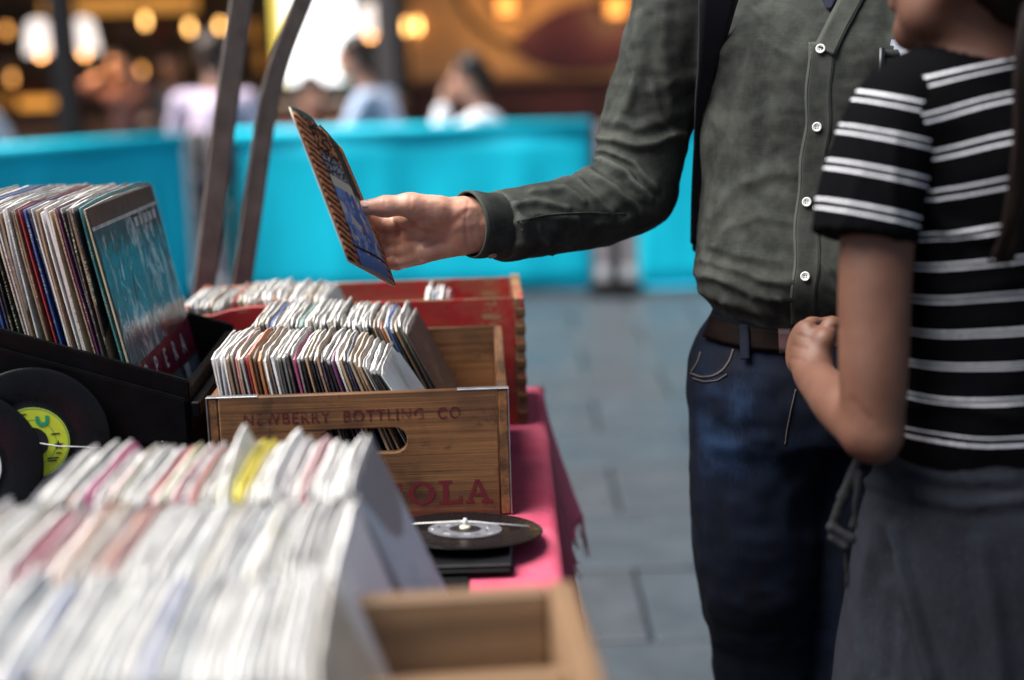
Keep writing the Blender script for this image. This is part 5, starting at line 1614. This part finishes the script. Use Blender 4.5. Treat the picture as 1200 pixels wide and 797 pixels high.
o = drape(lerp_line(bl_, 30), 26, .0045, .0035, m_leather, 'belt', man, jb, nw=7)
if o: mp(o)
o = drape(lerp_line([(875, 380), (876, 424)], 12), 10, .0085, .0020, m_denim, 'belt_loop', man, jb, nw=4)
if o: mp(o)
o = drape(lerp_line([(914, 400), (930, 400)], 8), 30, .0088, .003, m_leather2, 'belt_tip', man, jb, nw=5)
if o: mp(o)
m_shoe = surf('brown_shoe_leather', (.05, .03, .02), .4); m_sole = surf('rubber_sole', (.02, .02, .02), .7)
for (x, y) in ((.375, 1.93), (.50, 1.90)):
    sv, sq = blend([ellipsoid((x, y + .03, .075), (.042, .055, .055)), ellipsoid((x, y - .07, .052), (.046, .09, .036))], .008, .04, cut=lambda P: .022 - P[:, 2])
    s_o = mp(obj('shoe', mesh_np(sv, sq), m_shoe, man))
    q = MB(); q.lathe([(.9, 0), (1, .1), (1, .9), (.95, 1)], 20, M=Matrix.Translation((x, y - .02, .001)) @ Matrix.Diagonal((.050, .135, .020, 1))); q.build('sole', m_sole, s_o)

# pen and papers in the pocket: things of their own
p_, n = hit(1032, 70)
if p_ is not None:
    q = MB(); q.tube([p_ + n * .005 + Vector((0, 0, .014)), p_ + n * .006 + Vector((.0, 0, -.020)), p_ + n * .005 + Vector((.001, 0, -.036))], [.0042, .0042, .003], 10)
    tag(q.build('pen', m_blackmetal), 'black pen clipped in the breast pocket of the linen shirt', 'pen')
    p2_, n2 = hit(1058, 60)
    q = MB(); nn = n2
    for k in range(3):
        q.box((-.018 + k * .006, -.0006, -.03), (.014 + k * .005, .0006, .017 + .003 * (k % 2)), .0003, M=Matrix.Translation(p2_ + nn * (.0008 + .0016 * k) + Vector((0, 0, -.006))) @ Matrix.Rotation(R(-16), 4, 'Z') @ Matrix.Rotation(R(12 - 9 * k), 4, 'Y'))
    tag(q.build('folded_papers', surf('folded_paper', (.62, .64, .68), .4, col2=(.40, .45, .55), scale=60)), 'folded pale papers sticking out of the linen shirt breast pocket', 'papers')

# backpack and strap
bk = thing('backpack', 'black backpack on the man in the linen shirt, one strap down his side', 'backpack', (.47, 2.12, 1.2))
def inb(o): o.location = -Vector(bk.location); return o
rows = []
spts = [(850, -34, 1.862, 46), (842, 0, 1.862, 46), (836, 40, 1.868, 34), (829, 80, 1.882, 22), (823, 120, 1.905, 16), (820, 170, 1.95, 13), (817, 230, 1.97, 13), (816, 285, 1.975, 13)]
P_ = spl([W(x, y, d) for x, y, d, w in spts], 42); ws = np.interp(np.linspace(0, 1, len(P_)), np.linspace(0, 1, len(spts)), [w for *_, w in spts])
for p_, w_ in zip(P_, ws):
    k = w_ / FPX * p_.y
    rows.append([p_ + Vector((a * k / 2, a * k * .12, 0)) for a in (-1, -.6, 0, .6, 1)])
q = MB(); q.ribbon(rows); inb(obj('shoulder_strap', solidify(q.mesh(), .006, 0), m_webbing, bk))
q = MB(); e0 = P_[-1]; q.tube([e0 + Vector((0, 0, .004)), e0 + Vector((.004, .03, -.012)), e0 + Vector((.03, .08, -.02))], .006, 8); inb(q.build('strap_end', m_webbing, bk))
q = MB(); q.box((-.15, -.0, -.22), (.15, .13, .20), .03); q.build('pack_body', m_webbing, bk)
q = MB(); q.box((-.11, .1305, -.18), (.11, .16, .0), .02); q.build('front_pocket', m_webbing, bk)

# ------------------------------------------------------------------ the sleeve he holds
a_, b2_, c_, d_ = W(340, 123, 1.655), W(398, 168, 1.80), W(463, 334, 1.81), W(409, 304, 1.66)
def grid4(u, v): return (a_ * (1 - u) + b2_ * u) * v + (d_ * (1 - u) + c_ * u) * (1 - v)
hs = thing('picture_sleeve', 'single sleeve with orange zigzag borders and a blue picture, held up in the hand', 'record', d_)
nrm = (b2_ - a_).cross(d_ - a_).normalized()
if nrm.x < 0: nrm = -nrm
def lift(u, v):
    return grid4(u, v) + nrm * (.004 * math.sin(PI * u) + .003 * math.sin(PI * v) - .002 * math.sin(6 * u + 3 * v) * .4)
def notch(u, v):      # torn top edge with a step
    if v > .985: v = .985 + .02 * math.sin(u * 5) - (.05 if .40 < u < .50 else 0)
    return u, v
N_ = 14
rows = []
for i in range(N_ + 1):
    rows.append([lift(*notch(i / N_, j / N_)) - d_ for j in range(N_ + 1)])
q = MB(); q.ribbon(rows); me = solidify(q.mesh(), .0016, 1 if False else 0)
def art():
    m, nt, b = new_mat('picture_sleeve_print')
    uvm = nd(nt, 'ShaderNodeAttribute', attribute_name='pu'); vvm = nd(nt, 'ShaderNodeAttribute', attribute_name='pv')
    u, v = uvm.outputs['Fac'], vvm.outputs['Fac']
    cb = nd(nt, 'ShaderNodeCombineXYZ'); nt.links.new(u, cb.inputs[0]); nt.links.new(v, cb.inputs[1]); P_ = cb.outputs[0]
    nz = noise(nt, coordsv(nt, P_, (5, 8, 1)), 1.6, 4, .6)
    zz = mth(nt, 'SINE', mth(nt, 'ADD', mth(nt, 'MULTIPLY', v, 130.0), mth(nt, 'ADD', mth(nt, 'MULTIPLY', u, 26.0), mth(nt, 'MULTIPLY', nz, 7.0))))
    zeb = mix(nt, step(nt, zz, -.25, .05), (.008, .007, .007), (.52, .20, .08))
    txt = step(nt, noise(nt, coordsv(nt, P_, (9, 22, 1)), 1.5, 2, .5, 1.2), .53, .57)
    top = mix(nt, txt, (.008, .007, .008), (.48, .17, .06))
    gt = step(nt, noise(nt, coordsv(nt, P_, (16, 34, 1)), 1.6, 3, .6), .50, .56)
    mid = mix(nt, gt, (.012, .012, .016), (.36, .38, .42))
    blue = mix(nt, step(nt, noise(nt, coordsv(nt, P_, (4, 6, 1)), 1.2, 3), .42, .58), (.05, .13, .36), (.16, .28, .55))
    fig = step(nt, noise(nt, coordsv(nt, P_, (7, 7, 1)), 1.1, 4, .6, .8), .52, .58)
    blue = mix(nt, fig, blue, (.50, .48, .40)); blue = mix(nt, step(nt, noise(nt, coordsv(nt, P_, (12, 9, 1)), 1.4, 4), .60, .64), blue, (.14, .05, .06))
    c = mix(nt, step(nt, v, .585, .59), blue, mid)
    c = mix(nt, mth(nt, 'MULTIPLY', step(nt, v, .52, .525), step(nt, v, .60, .595)), c, (.52, .50, .38))
    c = mix(nt, step(nt, v, .735, .745), c, top)
    fr = mth(nt, 'ABSOLUTE', mth(nt, 'SUBTRACT', v, .12)); c = mix(nt, step(nt, fr, .012, .008), c, (.012, .012, .02))
    c = mix(nt, mth(nt, 'MULTIPLY', step(nt, v, .10, .095), 1.0), c, (.10, .20, .46))
    c = mix(nt, mth(nt, 'MULTIPLY', step(nt, u, .60, .66), step(nt, v, .50, .56)), c, (.010, .009, .010))
    eb = mth(nt, 'MAXIMUM', step(nt, u, .20, .19), step(nt, u, .86, .87))
    c = mix(nt, eb, c, zeb)
    ln = step(nt, mth(nt, 'ABSOLUTE', mth(nt, 'SUBTRACT', u, .205)), .012, .008); c = mix(nt, ln, c, (.01, .01, .012))
    c = mix(nt, step(nt, noise(nt, coordsv(nt, P_, (60, 60, 1)), 1.0, 3), .64, .70), c, (.45, .42, .36))
    c = mix(nt, step(nt, v, .955, .965), c, (.012, .035, .035))
    nt.links.new(c, b.inputs['Base Color']); b.inputs['Roughness'].default_value = .6; b.inputs['Specular IOR Level'].default_value = .15
    return m
# one print attribute per vertex: position on the cover
P0 = np.array([tuple(v.co) for v in me.vertices]) + np.array(d_)
A_ = np.array(a_) * .5 + np.array(b2_) * .5; 
uu = np.array((b2_ - a_ + c_ - d_) / 2); vv = np.array((a_ - d_ + b2_ - c_) / 2)
Gm = np.array([[uu @ uu, uu @ vv], [uu @ vv, vv @ vv]]); rhs = np.stack([(P0 - np.array(d_)) @ uu, (P0 - np.array(d_)) @ vv], 1)
UVp = rhs @ np.linalg.inv(Gm).T
attr(me, 'pu', UVp[:, 0]); attr(me, 'pv', UVp[:, 1])
obj('cover', me, art(), hs)
rows = [[grid4(i / 8, j / 8) - nrm * .0016 - d_ + Vector((0, 0, -.002)) for j in range(9)] for i in range(9)]
q = MB(); q.ribbon(rows); obj('back_card', solidify(q.mesh(), .001, 0), surf('worn_white_card', (.58, .52, .42), .7, var=.2, scale=40), hs)
# ------------------------------------------------------------------ the girl
girl = thing('person', 'girl seen from behind in a black and white striped knit top and grey skirt', 'person', (.52, 1.50, 0))
def gp(o): o.location = -Vector(girl.location); return o
GY = R(12)
gh, gw = head_prims((.489, 1.505, 1.432), R(-139), .98)
hgV, hgQ = blend(gh + [(*capsule((.505, 1.50, 1.255), (.495, 1.52, 1.375), .052, .047), .025), (*capsule((.475, 1.512, 1.285), (.535, 1.512, 1.28), .042, .040), .02)], .0036, .014)
e0 = W(1020, 506, 1.414)
armp = [(*chain([W(1040, 150, 1.465), W(1027, 300, 1.435), W(1024, 420, 1.418), W(1023, 503, 1.410)], [.0400, .0372, .0358, .0310]), .02), (*chain([e0, W(992, 480, 1.475), W(958, 446, 1.60), W(950, 430, 1.632)], [.0290, .0300, .0240, .0225]), .014), (*ellipsoid(W(1030, 520, 1.398), (.017, .017, .018)), .012)]
# hand: wrist, back of the hand, five curled fingers
armp += [(*capsule(W(953, 428, 1.628), W(946, 396, 1.655), .0235, .0215, ((1, .25, 0), .68)), .014), (*capsule(W(945, 430, 1.64), W(939, 412, 1.66), .019, .018, ((1, .25, 0), .7)), .012)]
gf = [([W(945, 392, 1.662), W(951, 380, 1.692), W(972, 379, 1.702), W(983, 388, 1.690)], [.0098, .0088, .0078, .0066]),
      ([W(938, 400, 1.668), W(942, 392, 1.700), W(966, 394, 1.715), W(978, 404, 1.700)], [.0100, .0090, .0080, .0068]),
      ([W(934, 413, 1.668), W(936, 408, 1.698), W(958, 412, 1.715), W(972, 420, 1.700)], [.0098, .0086, .0076, .0066]),
      ([W(932, 427, 1.662), W(933, 425, 1.686), W(950, 430, 1.702), W(964, 434, 1.690)], [.0090, .0078, .0068, .0060])]
for P, Rr in gf:
    ff_ = hand_finger(P, Rr, .0075); ff_[0] = (*ff_[0][:3], .016); armp += ff_
armp += hand_finger([W(962, 424, 1.625), W(966, 398, 1.628), W(974, 381, 1.645), W(986, 379, 1.662)], [.0140, .0112, .0098, .0080], .008)
aV, aQ = blend(armp, .0024, .014)
aV = relax(aV, aQ, 10, .5); aN = normals(aV, aQ); aV = aV + aN * (.0003 * fbm(aV * 30, 61, 2))[:, None]
X2 = proj(aV); cr = np.zeros(len(aV))
for pl, a, w_ in (([(930, 405), (944, 408)], -.0008, 2.5), ([(928, 420), (942, 422)], -.0008, 2.5), ([(936, 393), (950, 397)], -.0008, 2.5), ([(952, 381), (984, 384)], -.0010, 2.2), ([(1000, 470), (1020, 492)], -.0008, 5), ([(1004, 536), (1030, 538)], -.0006, 3)):
    e_ = np.exp(-(seg_dist(X2, pl) / w_) ** 2); aV = aV + aN * (a * e_)[:, None]; cr = np.maximum(cr, e_ * .6)
gb = [(stack([(.86, .535, 1.51, .125, .085), (1.05, .53, 1.515, .12, .08), (1.2, .525, 1.515, .13, .08), (1.27, .52, 1.515, .11, .06)], GY)[0], V3(.3, 1.3, .85), V3(.72, 1.7, 1.30), .03),
      capsule((.66, 1.55, 1.25), (.70, 1.62, .98), .036, .03), capsule((.70, 1.62, .98), (.66, 1.74, .86), .03, .02), (*capsule((.66, 1.74, .86), (.65, 1.79, .83), .022, .017), .01),
      capsule((.48, 1.52, .86), (.48, 1.52, .45), .07, .05), capsule((.48, 1.52, .45), (.48, 1.54, .06), .045, .03), capsule((.60, 1.54, .86), (.60, 1.54, .45), .07, .05), capsule((.60, 1.54, .45), (.60, 1.56, .06), .045, .03),
      (*capsule((.48, 1.54, .04), (.44, 1.68, .03), .032, .026), .02), (*capsule((.60, 1.56, .04), (.58, 1.70, .03), .032, .026), .02)]
gV, gQ = blend(gb, .0085, .02)
V, Q = join_np([(hgV, hgQ), (aV, aQ), (gV, gQ)])
me = mesh_np(V, Q, 'body'); attr(me, 'crease', np.concatenate([np.zeros(len(hgV)), cr, np.zeros(len(gV))]))
gp(obj('body', me, m_skin2, girl))
eyes(girl, lambda x, y, z: gw(x, y, z) - Vector(girl.location), .95)
# knit top
tp_ = [stack([(.862, .545, 1.51, .140, .100), (.90, .545, 1.51, .141, .100), (1.0, .540, 1.512, .136, .098), (1.1, .535, 1.515, .138, .098), (1.2, .528, 1.518, .146, .098), (1.25, .522, 1.52, .142, .086), (1.285, .515, 1.52, .105, .068), (1.315, .508, 1.52, .066, .056)], GY, 2.3),
       (*capsule(W(1068, 110, 1.495), W(1052, 140, 1.475), .040, .044), .035), (*capsule((.655, 1.55, 1.255), (.665, 1.56, 1.22), .048, .05), .035)]
tV, tQ = blend(tp_, .0042, .02, cut=lambda P: .058 - np.linalg.norm((P - np.array((.496, 1.512, 1.335))) * np.array([1, 1, 1.15]), axis=1))
tN = normals(tV, tQ); X2 = proj(tV)
disp = .0022 * fbm(tV * np.array([10., 10., 16.]), 71, 3) + .0016 * (1 - 2 * np.abs(fbm(tV * np.array([7., 7., 14.]), 73, 2))).clip(-.3, 1)
for pl, a, w_ in (([(1080, 240), (1110, 270), (1160, 280)], .004, 10), ([(1078, 200), (1100, 240), (1120, 290)], .003, 9), ([(1075, 330), (1120, 345), (1200, 330)], .002, 10), ([(1060, 480), (1110, 470), (1190, 490)], .0025, 10), ([(1070, 130), (1082, 180), (1088, 240)], -.004, 7)):
    disp += ridge(seg_dist(X2, pl), w_) * a
tV = tV + tN * disp[:, None]; tV = relax(tV, tQ, 1, .4)
X2 = proj(tV)
# stripe phase: measured heights of the stripe pairs at the back
yk = np.array([30, 80, 118, 165, 214, 267, 305, 346, 388, 427, 466, 509, 590], float)
zk = np.array([W(1150, y, 1.43).z for y in yk])[::-1]; ph = np.arange(len(yk), dtype=float)[::-1]
slope = np.interp(tV[:, 2], [.95, 1.08, 1.15, 1.22], [.02, .05, .15, .17])
cz = tV[:, 2] - slope * (tV[:, 0] - .497) + .0025 * vnoise(tV * 12, 77)
me = mesh_np(tV, tQ); attr(me, 'stripe', np.interp(cz, zk, ph)); attr(me, 'gap', np.interp(tV[:, 2], [1.0, 1.1, 1.2], [.074, .088, .112]))
gp(obj('knit_top', me, m_stripe, girl))
q = MB()
# sleeve
ax = (W(1012, 300, 1.43) - W(1036, 120, 1.468)).normalized(); hem = W(1010, 279, 1.436)
hn = Vector((ax.x + .10, ax.y, ax.z)).normalized()
slv = [(*chain([W(1052, 132, 1.475), W(1034, 180, 1.462), W(1019, 240, 1.448), W(1007, 320, 1.43)], [.0475, .0520, .0540, .0545]), .02)]
vV, vQ = blend(slv, .0036, .02, cut=lambda P: (P - np.array(hem)) @ np.array(Vector((ax.x - .02, ax.y, ax.z)).normalized()))
vN = normals(vV, vQ); X2 = proj(vV)
disp = .0016 * fbm(vV * 14, 81, 3)
for pl, a, w_ in (([(1000, 130), (1010, 200), (985, 270)], .002, 9), ([(1050, 160), (1046, 220), (1052, 285)], .002, 9)): disp += ridge(seg_dist(X2, pl), w_) * a
vV = vV + vN * disp[:, None]; X2 = proj(vV)
# stripes run across the sleeve, dropping to the right
cs_ = X2[:, 1] - .20 * (X2[:, 0] - 985) - (vV[:, 1] - 1.44) * 60
yk2 = np.array([50, 107, 149, 194, 243, 292, 330], float)
me = mesh_np(vV, vQ); attr(me, 'stripe', np.interp(cs_, yk2, np.arange(7.))); attr(me, 'gap', np.full(len(vV), .112))
gp(obj('sleeve', me, m_stripe, girl))
# collar of the knit top
q = MB(); cpts = [Vector((.496, 1.512, 1.287)) + Vector((math.cos(a) * .056, math.sin(a) * .052, .006 * math.cos(a * 2))) for a in np.linspace(0, 2 * PI, 40)]
q.tube(cpts, .0045, 8, cap=False); gp(q.build('neckband', surf('black_rib', (.006, .006, .007), .9), girl))
# skirt
kp = [stack([(.30, .545, 1.51, .215, .175), (.50, .545, 1.51, .197, .160), (.65, .545, 1.51, .184, .148), (.78, .545, 1.51, .168, .130), (.86, .545, 1.51, .150, .110), (.905, .545, 1.51, .138, .098)], GY, 2.2)]
kV, kQ = blend(kp, .006, .02)
kN = normals(kV, kQ); X2 = proj(kV); disp = .002 * fbm(kV * np.array([9., 9., 5.]), 91, 3)
for pl, a, w_ in (([(1030, 615), (1012, 700), (1003, 800)], .007, 10), ([(1046, 620), (1064, 700), (1094, 800)], .011, 10), ([(1044, 650), (1045, 720), (1041, 800)], -.006, 9), ([(1012, 560), (1060, 578), (1130, 592), (1200, 584)], .005, 8), ([(1060, 548), (1110, 562), (1190, 560)], .004, 7), ([(1150, 640), (1165, 720), (1175, 820)], .005, 14), ([(1040, 690), (1050, 760), (1055, 830)], .004, 10)):
    disp += ridge(seg_dist(X2 + 3 * np.stack([vnoise(kV * 20, 93), vnoise(kV * 20, 94)], 1), pl), w_) * a
kV = kV + kN * disp[:, None]
gp(obj('skirt', mesh_np(kV, kQ), m_heather, girl))
# sweater sleeve knotted at the waist, hanging at her side
FL = ((0, 1, 0), .6)
lp_ = [(*capsule(W(1006, 540, 1.452), W(988, 582, 1.452), .0065, .0060, FL), .004), (*capsule(W(988, 582, 1.452), W(976, 620, 1.452), .0060, .0055, FL), .004), (*capsule(W(1008, 556, 1.448), W(1000, 616, 1.448), .0045, .0045, FL), .003),
       (*capsule(W(974, 618, 1.450), W(998, 632, 1.446), .0045, .0052), .003), (*capsule(W(975, 630, 1.450), W(990, 640, 1.446), .0042, .0052), .003), (*capsule(W(992, 640, 1.450), W(993, 690, 1.452), .0035, .0022, FL), .004)]
lV, lQ = blend(lp_, .0022, .004); lV = lV + normals(lV, lQ) * (.0012 * fbm(lV * 60, 95, 3))[:, None]
gp(obj('tied_sweater_sleeve', mesh_np(lV, lQ), surf('charcoal_knit', (.0050, .0056, .0072), .95, var=.5, scale=200, bmp=.4, bscale=500), girl))
# hair: scalp, nape and a long tail down the back
hpz = [ellipsoid(gw(0, .030, .055), V3(.086, .102, .088)), ellipsoid(gw(0, .068, -.015), V3(.078, .058, .080))]
hv, hq = blend(hpz, .006, .02); hv = hv + normals(hv, hq) * (.004 * fbm(hv * np.array([60., 60., 15.]), 4, 3))[:, None]
hr = gp(obj('hair', mesh_np(hv, hq), m_hair, girl))
q = MB(); hr_rnd = random.Random(5)
for i in range(150):
    a = max(-1.4, min(1.4, hr_rnd.gauss(0, .8))); b = max(-1.4, min(1.4, hr_rnd.gauss(0, .8))); e = hr_rnd.random()
    s0 = Vector((.545 + .012 * a, 1.455 + .012 * b, 1.42)); s1 = W(1203 + 8 * a, 60 + 6 * b, 1.395 + .006 * b); s2 = W(1203 + 10 * a, 170 + 10 * b, 1.385 + .006 * b); s3 = W(1193 + 9 * a - 10 * e, 250 + 34 * e + 6 * b, 1.392 + .004 * b); s4 = W(1184 + 9 * a - 16 * e, 272 + 40 * e, 1.398)
    q.tube(spl([s0, s1, s2, s3, s4], 16), [.0024] * 13 + [.0018, .0014, .0009, .0004], 5)
tl = q.build('hair_tail', m_hair, hr)
tl.location = (0, 0, 0)

# ------------------------------------------------------------------ people at the cafe, out of focus
def seated(label, hx, hy, d, face, shirt, hair, skin_c, pose='rest', s=1.0, lean=0.0, chair=True, trouser=(.012, .013, .018)):
    hc = at(hx, hy, d)
    t = thing('person', label, 'person', (hc.x, hc.y, 0))
    z0 = hc.z
    def w(x, y, z):
        v_ = Matrix.Rotation(face, 4, 'Z') @ Vector((x, y, z)); return Vector((v_.x, v_.y, v_.z + z0))
    pr, _ = head_prims((0, 0, z0), face, s)
    neck = capsule(w(0, .02, -.09), w(0, .05 + lean * .3, -.20), .055)
    hipz = -.66; hy_ = .10 + lean
    if pose == 'chin': rh = (w(.19, .05, -.24), w(.17, -.20, -.38), w(.075, -.12, -.09)); lh = (w(-.19, .05, -.24), w(-.22, -.16, -.42), w(-.10, -.30, -.34))
    elif pose == 'up': rh = (w(.19, .05, -.24), w(.30, -.14, -.16), w(.12, -.14, -.02)); lh = (w(-.19, .05, -.24), w(-.28, -.14, -.20), w(-.1, -.18, -.10))
    else: rh = (w(.19, .06 + lean * .5, -.24), w(.26, .02, -.46), w(.16, -.22, -.42)); lh = (w(-.19, .06 + lean * .5, -.24), w(-.26, .02, -.46), w(-.16, -.22, -.42))
    bodyp = pr + [neck, capsule(w(0, .06 + lean * .5, -.3), w(0, hy_, hipz + .05), .10, .11)]
    for h_ in (rh, lh): bodyp += [capsule(h_[0], h_[1], .036, .032), capsule(h_[1], h_[2], .032, .026), (*ellipsoid(h_[2], (.036, .036, .045)), .02)]
    for k in range(4):
        for h_ in (rh,): bodyp.append((*capsule(h_[2] + Vector((0, 0, .02)), Vector(h_[2]) + (Matrix.Rotation(face, 4, 'Z') @ Vector((-.02 + k * .013, -.02, .075))), .010, .008), .008))
    v1, q1 = blend(bodyp, .013, .02)
    me = mesh_np(v1, q1); obj('body', me, skin_c, t)
    shp_ = [(*capsule(w(-.13, .055 + lean * .5, -.25), w(.13, .055 + lean * .5, -.25), .068), .05), (*ellipsoid(w(0, .06 + lean * .5, -.36), (.185, .185, .17)), .05) if False else (*capsule(w(0, .06 + lean * .5, -.33), w(0, hy_, hipz + .06), .135, .145), .06)]
    for h_ in (rh, lh): shp_ += [(*capsule(h_[0], h_[1], .060, .052), .03), (*capsule(h_[1], Vector(h_[1]).lerp(Vector(h_[2]), .72), .052, .042), .02)]
    v1, q1 = blend(shp_, .014, .03); v1 = v1 + normals(v1, q1) * (.006 * fbm(v1 * 14, 3, 2))[:, None]
    obj('shirt', mesh_np(v1, q1), shirt, t)
    leg = [capsule(w(-.09, hy_, hipz), w(.09, hy_, hipz), .12)]
    for sx in (-1, 1): leg += [capsule(w(.09 * sx, hy_ - .02, hipz), w(.12 * sx, hy_ - .44, hipz - .0), .085, .065), capsule(w(.12 * sx, hy_ - .44, hipz), w(.12 * sx, hy_ - .40, -z0 + .08), .06, .045), (*capsule(w(.12 * sx, hy_ - .38, -z0 + .045), w(.12 * sx, hy_ - .54, -z0 + .04), .042, .036), .02)]
    v1, q1 = blend(leg, .016, .03); obj('trousers', mesh_np(v1, q1), bpy.data.materials.get('trousers_%g' % trouser[2]) or surf('trousers_%g' % trouser[2], trouser, .9), t)
    hp_ = [ellipsoid(w(0, .018, .062), V3(.089, .108, .082) * s), ellipsoid(w(0, .064, .005), V3(.080, .056, .080) * s)]
    v1, q1 = blend(hp_, .010, .02); v1 = v1 + normals(v1, q1) * (.006 * fbm(v1 * 40, 3, 2))[:, None]
    obj('hair', mesh_np(v1, q1), hair, t)
    if chair:
        ch = thing('cafe_chair', 'dark chair under the ' + label.split(' with ')[0].split(' seen ')[0].split(' at ')[0].split(' facing ')[0].split(' deep')[0].split(' half')[0].split(',')[0].replace('person in', 'sitter in').replace('man in', 'man in'), 'chair', t.location, face, 'dark chairs at the cafe terrace')
        sz = z0 + hipz - .125
        q = MB(); q.box((-.20, hy_ - .24, sz - .03), (.20, hy_ + .20, sz), .01); q.build('seat', m_dkwood, ch)
        q = MB(); q.box((-.19, hy_ + .20, sz + .18), (.19, hy_ + .225, sz + .40), .01); q.build('backrest', m_dkwood, ch)
        for sx in (-1, 1):
            for (yy, top) in ((hy_ - .21, sz - .03), (hy_ + .212, sz + .36)):
                q = MB(); q.box((sx * .18 - .018, yy - .012, .001), (sx * .18 + .018, yy + .012, top), .004); q.build('leg', m_dkwood, ch)
    return t
def shirt_m(n, c): return surf(n, c, .8, var=.12, scale=6)
m_skp = skin('cafe_skin', (.42, .22, .15), (.50, .28, .2), (.45, .16, .1))
seated('person in a pale pink shirt seen from behind between the left steel bars', 252, 66, 7.95, R(170), shirt_m('pink_shirt', (.60, .48, .60)), m_hair3, m_skp, trouser=(.02, .02, .026))
seated('man in a light blue shirt with brown hair facing the screen', 414, 68, 8.35, R(-105), shirt_m('light_blue_shirt', (.46, .56, .72)), m_hair3, m_skp, lean=.12)
seated('black haired man in a white shirt with a hand to his face', 549, 92, 8.3, R(-95), shirt_m('white_shirt', (.85, .86, .90)), m_hair2, m_skp, 'chin', lean=.05)
seated('person in a dusky pink top with raised arms, deep inside the cafe', 140, 76, 11.4, R(-15), shirt_m('dusky_top', (.30, .15, .13)), m_hair2, m_skp, 'up')
seated('person in an off white shirt deep inside the cafe, right of the pink top', 200, 76, 11.5, R(10), shirt_m('off_white_shirt', (.42, .37, .33)), m_hair3, m_skp)
seated('person in a white shirt at the far left edge of the picture', -34, 92, 8.0, R(60), shirt_m('white_shirt_two', (.76, .77, .82)), m_hair2, m_skp, lean=.05)
seated('person in a red top half hidden between the screen and the right steel bar', 366, 112, 9.35, R(30), shirt_m('red_top', (.34, .05, .06)), m_hair3, m_skp)
